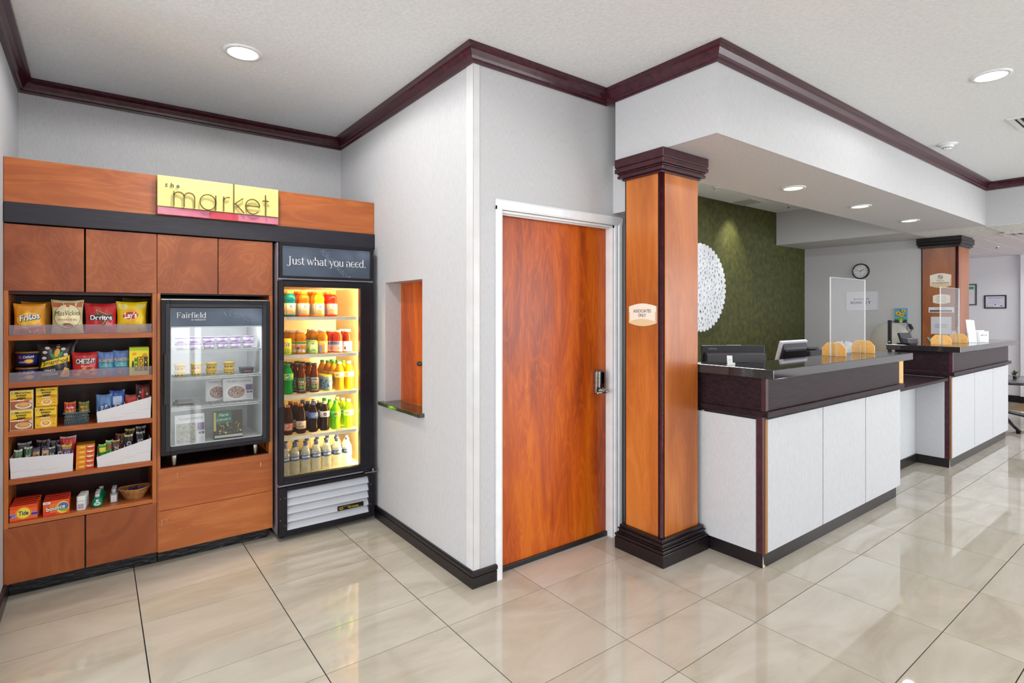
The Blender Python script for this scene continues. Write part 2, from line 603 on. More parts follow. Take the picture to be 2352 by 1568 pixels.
# serif lettering, drawn glyph by glyph with thick stems, thin hairlines and small serifs
def serif(pr, s, u, v, size, c, track=1.0):
    T, t = 0.085, 0.035
    def arc(cx, cy, rx, ry, a0, a1, n=12, th=T, tn=t):
        L = []
        for i in range(n + 1):
            a = math.radians(a0 + (a1 - a0) * i / n)
            w = tn + (th - tn) * abs(math.cos(a)) ** 1.5
            L.append((cx + rx * math.cos(a), cy + ry * math.sin(a), w, a))
        return ('arc', L)
    def st(x, y0, y1, b=1, tp=1):
        r = [('bar', x, y0, x, y1, T)]
        if b: r.append(('bar', x - .09, y0 + .012, x + .09, y0 + .012, .026))
        if tp: r.append(('bar', x - .09, y1 - .012, x + (.0 if tp == 2 else .09), y1 - .012, .026))
        return r
    G = {
        'F': (.58, st(.14, 0, .7) + [('bar', .1, .685, .52, .685, t), ('bar', .14, .37, .4, .37, t), ('bar', .51, .7, .51, .56, t), ('bar', .4, .44, .4, .3, t)]),
        'J': (.42, [('bar', .26, .7, .26, .0, T), ('bar', .14, .688, .38, .688, .026), arc(.13, .0, .13, .14, 0, -150, tn=.03)]),
        'a': (.45, [('bar', .32, .34, .32, .03, T), arc(.2, .33, .12, .15, 0, 160), arc(.19, .13, .14, .13, 40, 320), ('bar', .3, .015, .42, .015, .03)]),
        'i': (.24, st(.12, 0, .48, 1, 2) + [('bar', .12, .6, .12, .69, .1)]),
        'r': (.36, st(.12, 0, .48, 1, 2) + [arc(.24, .34, .11, .13, 170, 50), ('bar', .29, .43, .35, .43, .07)]),
        'f': (.32, st(.13, 0, .5, 1, 0) + [arc(.26, .54, .13, .16, 180, 60), ('bar', .02, .47, .29, .47, .026)]),
        'e': (.45, [arc(.23, .24, .18, .24, 20, 320), ('bar', .06, .27, .4, .27, t), arc(.23, .27, .18, .21, 0, 60)]),
        'l': (.24, st(.12, 0, .72, 1, 2)),
        'd': (.52, [('bar', .39, 0, .39, .72, T), ('bar', .3, .708, .39, .708, .026), ('bar', .39, .012, .48, .012, .026), arc(.22, .24, .17, .24, 30, 330)]),
        'u': (.53, [('bar', .13, .48, .13, .15, T), ('bar', .04, .468, .13, .468, .026), arc(.26, .17, .13, .17, 180, 330), ('bar', .4, .48, .4, 0, T), ('bar', .31, .468, .4, .468, .026), ('bar', .4, .012, .49, .012, .026)]),
        's': (.37, [arc(.18, .35, .12, .12, 30, 250, th=.06), arc(.18, .12, .13, .12, 70, -160, th=.06), ('bar', .17, .245, .21, .225, .08)]),
        't': (.32, [('bar', .13, .62, .13, .1, T), ('bar', .02, .47, .28, .47, .026), arc(.22, .11, .09, .1, 180, 310)]),
        'w': (.7, [('bar', .08, .48, .22, 0, .07), ('bar', .22, 0, .35, .45, t), ('bar', .33, .48, .48, 0, .07), ('bar', .48, 0, .63, .48, t), ('bar', 0, .468, .17, .468, .026), ('bar', .54, .468, .7, .468, .026)]),
        'h': (.53, st(.13, 0, .72, 1, 2) + [arc(.26, .3, .135, .17, 180, 0), ('bar', .4, .32, .4, 0, T), ('bar', .31, .012, .49, .012, .026)]),
        'n': (.53, st(.13, 0, .48, 1, 2) + [arc(.26, .3, .135, .17, 180, 0), ('bar', .4, .32, .4, 0, T), ('bar', .31, .012, .49, .012, .026)]),
        'y': (.48, [('bar', .09, .48, .25, .02, .07), ('bar', .42, .48, .2, -.16, t), ('bar', .0, .468, .18, .468, .026), ('bar', .34, .468, .5, .468, .026), ('bar', .1, -.17, .2, -.16, .06)]),
        'o': (.48, [arc(.24, .24, .19, .235, 0, 360, 20)]),
        '.': (.24, [('bar', .08, .04, .17, .04, .09)]),
        ' ': (.2, []),
    }
    x = u
    vs, fs = [], []
    for ch in s:
        wd, parts = G[ch]
        for p in parts:
            if p[0] == 'bar':
                _, x0, y0, x1, y1, w_ = p
                dx, dy = x1 - x0, y1 - y0
                L = math.hypot(dx, dy) or 1
                nx, ny = -dy / L * w_ / 2, dx / L * w_ / 2
                b = len(vs)
                vs += [(x + size * (a), v + size * (d)) for a, d in ((x0 + nx, y0 + ny), (x1 + nx, y1 + ny), (x1 - nx, y1 - ny), (x0 - nx, y0 - ny))]
                fs.append((b, b + 1, b + 2, b + 3))
            else:
                b = len(vs)
                for (cx, cy, w_, a) in p[1]:
                    for q in (-w_ / 2, w_ / 2):
                        vs.append((x + size * (cx + q * math.cos(a)), v + size * (cy + q * math.sin(a))))
                for i in range(len(p[1]) - 1):
                    fs.append((b + 2 * i, b + 2 * i + 1, b + 2 * i + 3, b + 2 * i + 2))
        x += size * wd * track
    pr.raw(vs, fs, c)
    return x
# ================================================================ THE SETTING
CEIL, SOF = 2.905, 2.44


def proj(x, y, z):
    s_, c_ = math.sin(0.6477), math.cos(0.6477)
    d = x * s_ + y * c_
    if d < 0.1:
        return None
    return (1176 + 1261.3 * (x * c_ - y * s_) / d, 717.4 - 1261.3 * (z - 1.48) / d, d)


# floor: grout bed with each polished tile set on it
fb = MB().box(-5.1, 12.4, -4.7, 4.6, -0.06, -0.004)
floor = struct('floor', fb, M['grout'])
XS = [-4.9, -4.3, -3.7, -3.1, -2.45, -1.85, -1.25, -0.985, -0.405, 0.172, 0.748, 1.325, 1.914, 2.512, 3.127, 3.725, 4.318]
while XS[-1] < 12.3:
    XS.append(XS[-1] + 0.597)
YS = [4.9, 4.31, 4.02, 3.43, 3.148, 2.56, 2.25, 1.67, 1.39, 0.826]
big = False
while YS[-1] > -4.6:
    YS.append(YS[-1] - (0.565 if big else 0.29))
    big = not big
YS = YS[::-1]
rest = MB()
ntile = 0
for i in range(len(XS) - 1):
    for j in range(len(YS) - 1):
        x0, x1, y0, y1 = XS[i] + 0.0024, XS[i + 1] - 0.0024, YS[j] + 0.0021, YS[j + 1] - 0.0021
        x0, x1, y0, y1 = (max(x0, -0.42) if y0 > 2.8 else x0), min(x1, 12.3), max(y0, -4.6), min(y1, 4.55)
        if x1 - x0 < 0.02 or (x1 < -0.4 and y0 > 2.8) or y1 - y0 < 0.02:
            continue
        vis = False
        for (qx, qy) in [(x0, y0), (x1, y0), (x0, y1), (x1, y1), ((x0 + x1) / 2, (y0 + y1) / 2)]:
            p = proj(qx, qy, 0)
            if p and -20 < p[0] < 2372 and 0 < p[1] < 1600 and p[2] < 11:
                vis = True
        blocked = (x0 > 1.7 and y0 > 2.5 and x1 < 9) or (x0 > 3.15 and x1 < 5.0 and y0 > 1.75) or (x0 > 6.6 and x1 < 9 and y0 > 1.7) or (y0 > 4.0 and x1 < 9) or (x0 > 2.8 and x1 < 9 and y0 > 2.2)
        if vis and not blocked:
            cx, cy = (x0 + x1) / 2, (y0 + y1) / 2
            t = MB().box(x0 - cx, x1 - cx, y0 - cy, y1 - cy, -0.01, 0)
            o = build('tile', t, M['tile'], floor)
            o.location = (cx, cy, 0)
            ntile += 1
        else:
            rest.box(x0, x1, y0, y1, -0.01, 0)
o = build('more_tiles', rest, M['tile'], floor, kind='stuff')

W = M['wallpaper']
struct('wall_left', MB().box(-0.5, -0.38, 2.9, 4.6, 0, CEIL), W)  # cut back out of view so the added side light gets in
struct('wall_lobby_left', MB().box(-5.0, -0.5, 2.9, 3.0, 0, CEIL), W)
struct('wall_back', MB().box(-0.38, 1.70, 4.485, 4.6, 0, CEIL), W)
HY0, HY1, HZ0, HZ1 = 3.059, 3.607, 0.835, 1.688
wm = MB().box(1.615, 1.755, 2.48, HY0, 0, CEIL).box(1.615, 1.755, HY1, 4.485, 0, CEIL)
wm.box(1.615, 1.755, HY0, HY1, 0, HZ0).box(1.615, 1.755, HY0, HY1, HZ1, CEIL)
struct('wall_middle', wm, W)
DX0, DX1, DZ = 1.80, 2.722, 2.05
wd = MB().box(1.755, DX0, 2.48, 2.62, 0, CEIL).box(DX1, 2.95, 2.48, 2.62, 0, CEIL).box(DX0, DX1, 2.48, 2.62, DZ, CEIL)
struct('wall_door_side', wd, W)
struct('wall_office_left', MB().box(2.86, 2.95, 2.62, 3.98, 0, CEIL), W)
struct('wall_green', MB().box(2.95, 8.6, 3.98, 4.1, 0, CEIL), M['green'])
struct('wall_clock', MB().box(8.6, 8.72, 2.42, 4.1, 0, CEIL), W)
wf = MB().box(12.1, 12.3, 2.14, 4.2, 0, 2.6).box(12.02, 12.3, -4.6, 2.14, 0, 2.6)
struct('wall_far', wf, mottled('far_wallpaper', [(0.3, '#d3d2d8'), (0.7, '#dfdee4')], 60, 0.65))
struct('wall_far_back', MB().box(8.72, 12.1, 4.0, 4.15, 0, 2.6), W)
# window wall behind the camera: piers, sill and head around seven tall openings
wn = MB().box(-5.1, 12.3, -4.6, -4.5, 0, 0.25).box(-5.1, 12.3, -4.6, -4.5, 2.6, CEIL)
edges = [-5.1] + [q for w2 in WINX for q in w2] + [12.3]
for k in range(0, len(edges), 2):
    wn.box(edges[k], edges[k + 1], -4.6, -4.5, 0.25, 2.6)
struct('wall_front', wn, W)
ws = MB().box(-5.1, -5.0, -4.6, 3.0, 0, 0.25).box(-5.1, -5.0, -4.6, 3.0, 2.6, CEIL)  # unseen wall, its openings made for the added side lights
edges = [-4.6] + [q for w2 in SIDE_Y for q in w2] + [3.0]
for k in range(0, len(edges), 2):
    ws.box(-5.1, -5.0, edges[k], edges[k + 1], 0.25, 2.6)
struct('wall_side', ws, W)

struct('ceiling', MB().box(-5.1, 7.95, -4.6, 4.6, CEIL, 3.0).box(7.95, 8.72, 2.40, 4.1, CEIL, 3.0), M['ceiling'])
sf = MB().box(2.645, 7.83, 1.68, 2.40, SOF, CEIL)
struct('trim_beam_soffit', sf, [W])
sf2 = MB()
sf2.add([(2.646, 1.681, SOF - .0008), (7.829, 1.681, SOF - .0008), (7.829, 2.399, SOF - .0008), (2.646, 2.399, SOF - .0008)], [(3, 2, 1, 0)])
struct('trim_beam_underside', sf2, M['wallpaper_flat'])
struct('trim_office_drop', MB().box(7.75, 8.6, 2.40, 3.98, SOF, CEIL), W)
struct('trim_small_drop', MB().box(2.71, 2.95, 2.325, 2.48, 2.13, SOF), W)
struct('wall_header', MB().box(7.83, 7.95, -4.5, 1.68, SOF - 0.01, CEIL), W)
struct('ceiling_low', MB().box(7.832, 9.0, -4.5, 1.679, SOF - 0.012, SOF).box(7.832, 9.0, 1.679, 2.40, SOF - 0.0005, SOF + 0.1).box(8.6, 9.0, 2.4, 4.0, SOF - 0.0005, SOF + 0.1), M['knockdown'])
ac = struct('ceiling_acoustic', MB().box(9.0, 12.3, -4.5, 4.15, 2.435, 2.5), M['white'])
for i, (xa, xb) in enumerate([(9.01, 10.9), (10.91, 12.1)]):
    for j in range(-2, 9):
        ya = 1.135 + 0.275 * j
        build('acoustic_panel', MB().box(xa, xb, ya + .006, ya + 0.269, 2.422, 2.4345), M['acoustic'], ac, bevel=0.003)

# crown moulding, mitred run by run
CP = [(0, 0), (0.012, 0), (0.014, 0.012), (0.024, 0.016), (0.028, 0.03), (0.042, 0.055), (0.052, 0.064), (0.066, 0.068), (0.066, 0.085), (0, 0.085)]


def run(name, path, prof, z0, mat, sub=None):
    """sweep a profile (out, up) along a path; the room lies to the right hand of travel"""
    n = len(path)
    offs = []
    for i in range(n):
        def nrm(a, b):
            d = Vector((b[0] - a[0], b[1] - a[1])).normalized()
            return Vector((d.y, -d.x))
        if i == 0:
            o_ = nrm(path[0], path[1])
        elif i == n - 1:
            o_ = nrm(path[-2], path[-1])
        else:
            a, b = nrm(path[i - 1], path[i]), nrm(path[i], path[i + 1])
            o_ = (a + b) / (1 + a.dot(b))
        offs.append(o_)
    for i in range(n - 1):
        mb = MB()
        k = len(prof)
        vs = []
        for j in (i, i + 1):
            for (d, h) in prof:
                vs.append((path[j][0] + offs[j].x * d, path[j][1] + offs[j].y * d, z0 + h))
        fs = [tuple(range(k)), tuple(range(k, 2 * k))[::-1]]
        for q in range(k):
            r = (q + 1) % k
            fs.append((q, k + q, k + r, r))
        mb.add(vs, fs)
        struct('%s_%d' % (name, i + 1), mb, mat)


# room on the right of travel
run('trim_crown', [(-0.38, 2.9), (-0.38, 4.485), (1.615, 4.485), (1.615, 2.48), (2.645, 2.48), (2.645, 1.68), (7.83, 1.68), (7.83, -4.5)], CP, CEIL - 0.085, M['crown'])
BP = [(0, 0), (0.014, 0), (0.014, 0.058), (0.009, 0.060), (0.009, 0.064), (0.017, 0.066), (0.017, 0.084), (0.012, 0.090), (0, 0.090)]
run('baseboard_left', [(-0.38, 2.9), (-0.38, 3.85)], BP, 0, M['espresso'])
run('baseboard_middle', [(1.615, 3.76), (1.615, 2.48), (1.765, 2.48)], BP, 0, M['espresso'])
run('baseboard_far', [(12.1, 4.0), (12.1, 2.14)], [(0, 0), (0.02, 0), (0.02, 0.11), (0, 0.11)], 0, M['espresso'])
run('baseboard_far_side', [(12.02, 2.14), (12.02, -4.0)], [(0, 0), (0.02, 0), (0.02, 0.11), (0, 0.11)], 0, M['espresso'])
# vinyl corner guard on the outside corner
g = MB().box(1.612, 1.6155, 2.4765, 2.545, 0.092, 2.82).box(1.612, 1.655, 2.4765, 2.4795, 0.092, 2.82)
struct('trim_corner_guard', g, M['guard'], 0.002)

# service hatch
hs = thing('hatch_sill', 'dark polished stone sill of the small hatch in the grey wall', 'sill', (1.64, 3.34, HZ0))
build('sill_slab', MB().box(1.575, 1.735, 3.03, 3.645, HZ0 - 0.004, HZ0 + 0.021), mottled('green_gold_stone', [(0.35, '#2b2a20'), (0.55, '#4b4632'), (0.75, '#6b6144')], 14, 0.08, (1, 1, 1), detail=5, spec=0.8), hs, bevel=0.004)
d2 = MB().box(1.735, 1.752, HY0, HY1, HZ0 + 0.02, HZ1)
door2 = struct('door_2', d2, M['wood_door'])
kn = MB().tube([(1.735, 3.30, 1.138), (1.722, 3.30, 1.138)], 0.012, 12).tube([(1.724, 3.30, 1.138), (1.708, 3.30, 1.138)], [0.017, 0.014], 14)
build('latch_knob', kn, M['black'], door2)

# door with casing
d1 = struct('door_1', MB().box(DX0 + 0.004, 2.7045, 2.54, 2.585, 0.012, 2.036), M['wood_door'], 0.002)
cas = M['white']


def casing(x0, x1, z0, z1):
    return MB().box(x0, x1, 2.466, 2.48, z0, z1)


build('side_casing', MB().prism([(1.763, 2.466), (1.789, 2.462), (1.800, 2.466), (1.800, 2.48), (1.763, 2.48)], 'z', 0, 2.072), cas, d1)
build('side_casing', MB().prism([(2.722, 2.47), (2.735, 2.466), (2.745, 2.470), (2.752, 2.462), (2.772, 2.459), (2.783, 2.464), (2.783, 2.48), (2.722, 2.48)], 'z', 0, 2.072), cas, d1)
build('head_casing', MB().prism([(2.466, 2.052), (2.462, 2.062), (2.459, 2.098), (2.464, 2.108), (2.48, 2.108), (2.48, 2.052)], 'x', 1.763, 2.783), cas, d1)
build('jamb', MB().box(2.7065, DX1, 2.48, 2.62, 0, 2.052).box(2.690, 2.7065, 2.586, 2.61, 0, 2.04).box(2.7045, 2.7066, 2.502, 2.520, 0, 2.04), cas, d1)
build('jamb', MB().box(DX0 - 0.0, DX0 + 0.003, 2.48, 2.62, 0, 2.052), cas, d1)
build('head_jamb', MB().box(DX0, DX1, 2.48, 2.62, 2.037, 2.052).box(DX0, DX1, 2.505, 2.52, 2.030, 2.037), cas, d1)
build('door_sweep', MB().box(DX0 + 0.004, 2.7045, 2.526, 2.54, 0.002, 0.03), M['black'], d1, bevel=0.002)
lk = MB()
lk.prism([(2.586, 0.952), (2.648, 0.952), (2.652, 1.085), (2.640, 1.105), (2.594, 1.105), (2.586, 1.09)], 'y', 2.512, 2.5399)
lk.prism([(2.600, 0.99), (2.648, 0.99), (2.650, 1.088), (2.640, 1.100), (2.602, 1.100)], 'y', 2.494, 2.512)
lock = build('electronic_lock', lk, M['steel'], d1, bevel=0.004, label='brushed metal electronic lock')
build('reader_window', MB().box(2.608, 2.642, 2.4895, 2.4938, 1.018, 1.092), F('#0b0a0c', 0.1), lock, bevel=0.003)
lev = MB().tube([(2.628, 2.511, 0.968), (2.628, 2.470, 0.968)], [0.021, 0.013], 16)
lev.tube([(2.632, 2.466, 0.968), (2.60, 2.462, 0.967), (2.545, 2.468, 0.965)], [0.010, 0.009, 0.008], 10)
build('lever', lev, M['steel'], lock, label='silver lever handle')
pr = Print(face_y(0, 2.54, 0))
pr.rect(2.7050, 2.7056, 0.02, 2.03, '#101010')

# ---------------------------------------------------------------- ceiling fittings
def downlight(x, y, z, r, label, grp):
    t = thing('recessed_downlight', label, 'ceiling light', (x, y, z), group=grp)
    ring = MB().lathe([(r, 0), (r * 0.985, -0.006), (r * 0.78, -0.008), (r * 0.76, -0.001)], (x, y, z - 0.0002), 40)
    ring.f = ring.f[:-2]; ring.m = ring.m[:-2]; ring.sm = ring.sm[:-2]
    build('trim_ring', ring, M['white'], t)
    build('lens', MB().lathe([(r * 0.76, -0.0035), (0.0001, -0.0045)], (x, y, z), 40), M['lamp'] if z > 2.6 else M['lamp_s'], t)
    return t


downlight(0.64, 3.29, CEIL, 0.098, 'round recessed light in the ceiling above the snack market', 'recessed lights in the high ceiling')
downlight(4.29, 0.894, CEIL, 0.098, 'round recessed light in the ceiling out in front of the desk beam', 'recessed lights in the high ceiling')
for i, (x, y) in enumerate([(4.278, 2.065), (5.495, 2.055), (6.762, 2.066)]):
    downlight(x, y, SOF - 0.001, 0.088, ['recessed light under the beam nearest the wooden column', 'middle of three recessed lights under the beam', 'recessed light under the beam farthest along, by the far column'][i], 'recessed lights under the beam')


def detector(x, y, z, label):
    t = thing('smoke_detector', label, 'smoke detector', (x, y, z))
    build('mounting_plate', MB().lathe([(0.072, 0), (0.072, -0.006), (0.045, -0.012), (0.044, -0.013)], (x, y, z), 28), M['white'], t)
    build('sensor_head', MB().lathe([(0.046, -0.012), (0.046, -0.026), (0.034, -0.030), (0.034, -0.040), (0.025, -0.046), (0.0001, -0.047)], (x, y, z), 28), M['white'], t)
    s = MB()
    for k in range(12):
        a = 2 * PI * k / 12
        c_, s_ = math.cos(a), math.sin(a)
        p, q = 0.0346, 0.006
        s.add([(x + c_ * p - s_ * q, y + s_ * p + c_ * q, z - 0.032), (x + c_ * p + s_ * q, y + s_ * p - c_ * q, z - 0.032), (x + c_ * p + s_ * q, y + s_ * p - c_ * q, z - 0.038), (x + c_ * p - s_ * q, y + s_ * p + c_ * q, z - 0.038)], [(0, 1, 2, 3)])
    build('sensor_slots', s, F('#0c0c0c', 0.6), t)


detector(5.745, 1.485, CEIL, 'white smoke detector on the high ceiling near the crown moulding')
detector(5.60, 3.55, CEIL, 'beige smoke detector on the office ceiling behind the beam')


def vent(x0, x1, y0, y1, z, label, n=7, duct='#18171b'):
    t = thing('ceiling_vent', label, 'air vent', ((x0 + x1) / 2, (y0 + y1) / 2, z))
    f = 0.035
    fr = MB().box(x0, x1, y0, y0 + f, z - 0.008, z).box(x0, x1, y1 - f, y1, z - 0.008, z).box(x0, x0 + f, y0 + f, y1 - f, z - 0.008, z).box(x1 - f, x1, y0 + f, y1 - f, z - 0.008, z)
    build('vent_frame', fr, M['white'], t, bevel=0.002)
    build('duct_opening', MB().box(x0 + f, x1 - f, y0 + f, y1 - f, z - 0.0015, z - 0.0005), F(duct, 0.7), t)
    for k in range(n):
        yy = y0 + f + (y1 - y0 - 2 * f) * (k + 0.5) / n
        build('slat', MB().prism([(yy - 0.007, z - 0.004), (yy + 0.007, z - 0.012), (yy + 0.008, z - 0.011), (yy - 0.006, z - 0.003)], 'x', x0 + f, x1 - f), F('#a9a7a6', 0.5), t)


vent(5.35, 5.75, 0.62, 1.03, CEIL, 'white ceiling vent at the right edge of the high ceiling')
vent(6.50, 6.86, 3.66, 3.97, CEIL, 'dark slatted vent in the office ceiling above the green wall')
vent(8.66, 9.0, 1.40, 1.73, SOF - 0.012, 'small vent in the low textured ceiling near the far column', 4, '#8f8f90')


def sprinkler(x, y, z, label):
    t = thing('sprinkler_head', label, 'sprinkler', (x, y, z))
    build('escutcheon', MB().lathe([(0.034, 0), (0.032, -0.005), (0.012, -0.006)], (x, y, z), 20), M['white'], t)
    build('deflector', MB().lathe([(0.008, -0.005), (0.006, -0.02), (0.016, -0.024), (0.016, -0.027), (0.0001, -0.028)], (x, y, z), 16), M['steel'], t)


sprinkler(7.39, 3.631, CEIL, 'small sprinkler head on the office ceiling')
sprinkler(10.28, 2.084, 2.422, 'sprinkler head on the acoustic tile ceiling of the far room')
# ================================================================ THE MARKET WALL
YF = 3.80
mk = thing('shelving_cabinet', 'tall reddish wood shelving cabinet full of snacks, against the left wall', 'cabinet', (-0.05, 4.1, 0))
cb = M['wood_cab']
build('side_panel', MB().box(-0.378, -0.361, YF, 4.45, 0.083, 1.925), M['wood_col'], mk, bevel=0.001)
build('side_panel', MB().box(0.2585, 0.2795, YF + 0.002, 4.45, 0.083, 1.925), M['wood_col'], mk, bevel=0.001)
build('back_panel', MB().box(-0.361, 0.2585, 4.16, 4.18, 0.083, 1.925), M['dark_back'], mk)
build('cabinet_door', MB().box(-0.377, -0.0545, YF - 0.002, YF + 0.018, 1.592, 1.936), cb, mk, bevel=0.0015)
build('cabinet_door', MB().box(-0.0465, 0.2785, YF - 0.002, YF + 0.018, 1.592, 1.936), cb, mk, bevel=0.0015)
build('cabinet_door', MB().box(-0.377, -0.053, YF - 0.002, YF + 0.018, 0.086, 0.372), M['wood_low'], mk, bevel=0.0015)
build('cabinet_door', MB().box(-0.0455, 0.2785, YF - 0.002, YF + 0.018, 0.086, 0.372), M['wood_low'], mk, bevel=0.0015)
build('carcass_top', MB().box(-0.361, 0.2585, YF + 0.02, 4.16, 1.575, 1.592), M['dark_back'], mk)
build('carcass_box', MB().box(-0.361, 0.2585, YF + 0.02, 4.16, 0.09, 0.36), M['dark_back'], mk)
SZ = [1.363, 1.118, 0.868, 0.620, 0.397]
for k, z in enumerate(SZ):
    build('shelf', MB().box(-0.361, 0.2585, YF + (0.002 if k < 4 else -0.001), 4.16, z - (0.028 if k < 4 else 0.022), z), M['wood_cabh'], mk, bevel=0.002)
for z in SZ[:2]:
    build('shelf_guard', MB().box(-0.358, 0.256, YF + 0.006, YF + 0.009, z, z + 0.052), M['guardstrip'], mk, label='clear acrylic guard strip')
build('plinth', MB().box(-0.37, 0.285, 3.865, 4.40, 0, 0.083), M['plinth'], mk, bevel=0.004)

md = thing('fridge_surround', 'reddish wood cabinet framing the small black merchandiser fridge', 'cabinet', (0.6, 4.1, 0))
build('cabinet_door', MB().box(0.2825, 0.5965, YF - 0.002, YF + 0.018, 1.592, 1.936), cb, md, bevel=0.0015)
build('cabinet_door', MB().box(0.6005, 0.9155, YF - 0.002, YF + 0.018, 1.592, 1.936), cb, md, bevel=0.0015)
build('side_panel', MB().box(0.2815, 0.298, YF + 0.001, 4.45, 0.083, 1.925), M['wood_col'], md, bevel=0.001)
build('side_panel', MB().box(0.8945, 0.9165, YF + 0.001, 4.45, 0.083, 1.925), M['wood_col'], md, bevel=0.001)
build('back_panel', MB().box(0.298, 0.8945, 4.43, 4.45, 0.083, 1.925), M['black'], md)
build('bay_floor', MB().box(0.298, 0.8945, YF + 0.02, 4.43, 0.54, 0.566), M['dark_back'], md)
build('bay_top', MB().box(0.298, 0.8945, YF + 0.02, 4.43, 1.585, 1.592), M['black'], md)
build('drawer_front', MB().box(0.2865, 0.9165, YF - 0.002, YF + 0.018, 0.319, 0.564), M['wood_cabh'], md, bevel=0.0015)
build('drawer_front', MB().box(0.2865, 0.9165, YF - 0.002, YF + 0.018, 0.078, 0.3165), M['wood_cabh'], md, bevel=0.0015)
build('plinth', MB().box(0.286, 0.90, 3.865, 4.40, 0, 0.075), M['plinth'], md, bevel=0.004)
# worn scratches on the lowest drawer
pr = Print(face_y(0, YF - 0.002, 0))
for (x0, z0, n, dx, dz) in [(0.31, 0.235, 14, .034, .0042), (0.34, 0.19, 12, .04, .003)]:
    for k in range(n):
        a, b = x0 + dx * k, z0 + dz * k + random.uniform(-.004, .004)
        pr.line(a, b, a + dx * random.uniform(.5, 1.1), b + dz + random.uniform(-.004, .006), random.uniform(.0008, .0022), '#c79a80')
for q in range(26):
    a, b = random.uniform(.30, .85), random.uniform(.10, .19)
    pr.line(a, b, a + random.uniform(.02, .09), b + random.uniform(-.003, .006), random.uniform(.0006, .0014), '#a5664a')
pr.line(.30, .27, .345, .275, .0015, '#d8b09a'); pr.line(.305, .27, .303, .235, .0015, '#d8b09a'); pr.line(.33, .27, .328, .255, .0015, '#d8b09a')
pr.rect(.381, .3825, .507, .532, '#d8b090'); pr.rect(.838, .842, .492, .518, '#e0b890')
pr.done(md, 'scuff_marks')['kind'] = 'stuff'

hd = thing('market_header', 'long reddish wood fascia board above the market cabinets with a black rail', 'fascia board', (0.62, 4.1, 1.94))
build('header_board', MB().box(-0.378, 1.612, YF, YF + 0.022, 2.047, 2.278), M['wood_cabh'], hd, bevel=0.001)
build('black_rail', MB().box(-0.378, 1.614, YF - 0.014, YF + 0.03, 1.942, 2.047), M['band'], hd, bevel=0.003)
build('top_board', MB().box(-0.376, 1.612, YF + 0.022, 4.484, 1.95, 1.965), M['black'], hd)

# the sign
sg = thing('market_sign', 'yellow sign with thin letters spelling the market, mounted on the wood fascia', 'sign', (0.611, 3.79, 2.05))
build('sign_panel', MB().box(0.280, 0.942, 3.762, 3.776, 2.0965, 2.2755), F('#efdd86', 0.35), sg, bevel=0.001)
build('sign_strip', MB().box(0.280, 0.942, 3.762, 3.776, 2.050, 2.0945), mottled('pink_acrylic', [(0.3, '#bf6480'), (0.7, '#cd7c92')], 6, 0.2), sg, bevel=0.001, label='pink lower strip')
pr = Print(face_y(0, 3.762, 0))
pr.rect(.545, .705, 2.052, 2.093, '#c43a4c')  # reflection on the strip, painted in as a deeper red patch
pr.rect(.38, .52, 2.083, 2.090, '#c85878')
pr.done(sg, 'strip_marks')
build('spacer', MB().box(0.32, 0.335, 3.776, 3.80, 2.08, 2.24), M['steel'], sg)
build('spacer', MB().box(0.88, 0.895, 3.776, 3.80, 2.08, 2.24), M['steel'], sg)


def ribbon(mb, pts, w_, y0, y1):
    """a flat metal strip bent along pts, set upright on the sign face"""
    L, R = [], []
    n = len(pts)
    for i, p in enumerate(pts):
        a, b = pts[max(i - 1, 0)], pts[min(i + 1, n - 1)]
        dx, dz = b[0] - a[0], b[1] - a[1]
        q = math.hypot(dx, dz) or 1
        nx, nz = -dz / q * w_ / 2, dx / q * w_ / 2
        L.append((p[0] + nx, p[1] + nz)); R.append((p[0] - nx, p[1] - nz))
    for i in range(n - 1):
        mb.prism([L[i], L[i + 1], R[i + 1], R[i]], 'y', y0, y1)


def arcp(cx, cz, r, a0, a1, n=18, rz=None):
    rz = rz or r
    return [(cx + r * math.cos(math.radians(a0 + (a1 - a0) * i / n)), cz + rz * math.sin(math.radians(a0 + (a1 - a0) * i / n))) for i in range(n + 1)]


LET = {
    'm': [[(.360, 2.102), (.360, 2.188)], [(.412, 2.102), (.412, 2.158)] + arcp(.386, 2.160, .026, 0, 180), [(.466, 2.102), (.466, 2.158)] + arcp(.439, 2.160, .027, 0, 180)],
    'a': [arcp(.536, 2.144, .042, 0, 360, 30, .046), [(.578, 2.190), (.578, 2.100)]],
    'r': [[(.621, 2.190), (.621, 2.100)], arcp(.648, 2.160, .027, 180, 75, 12)],
    'k': [[(.677, 2.275), (.677, 2.098)], [(.729, 2.191), (.680, 2.150)], [(.686, 2.154), (.735, 2.100)]],
    'e': [arcp(.785, 2.146, .041, 5, 318, 28, .046), [(.744, 2.149), (.826, 2.149)]],
    't': [[(.860, 2.228), (.860, 2.098)], [(.844, 2.190), (.881, 2.190)]],
}
for ch, strokes in LET.items():
    mb = MB()
    for s_ in strokes:
        ribbon(mb, s_, 0.0058, 3.742, 3.750)
    pins = [s_[0] for s_ in strokes]
    for (a, b) in pins:
        mb.tube([(a, 3.751, b - .003), (a, 3.763, b - .003)], 0.0016, 6)
    build('metal_letter', mb, F('#5c5024', 0.4, 0.3), sg)
ln = MB().box(.281, .941, 3.757, 3.7625, 2.0945, 2.0975)
build('rule_line', ln, F('#5c5024', 0.4, 0.3), sg)
tm = MB()
vs, fs, x0, x1 = text_mesh('the', 0.0)
for q, ch in enumerate('the'):
    vs, fs, a0, a1 = text_mesh(ch, 0.01)
    ox = .318 + q * .028
    for yy in (3.750, 3.757):
        tm.add([(ox + (x - a0) * .036, yy, 2.211 + y * .036) for x, y in vs], fs)
build('small_letters', tm, F('#36536a', 0.4, 0.1), sg)

# ================================================================ SNACKS
YS_ = YF + 0.045


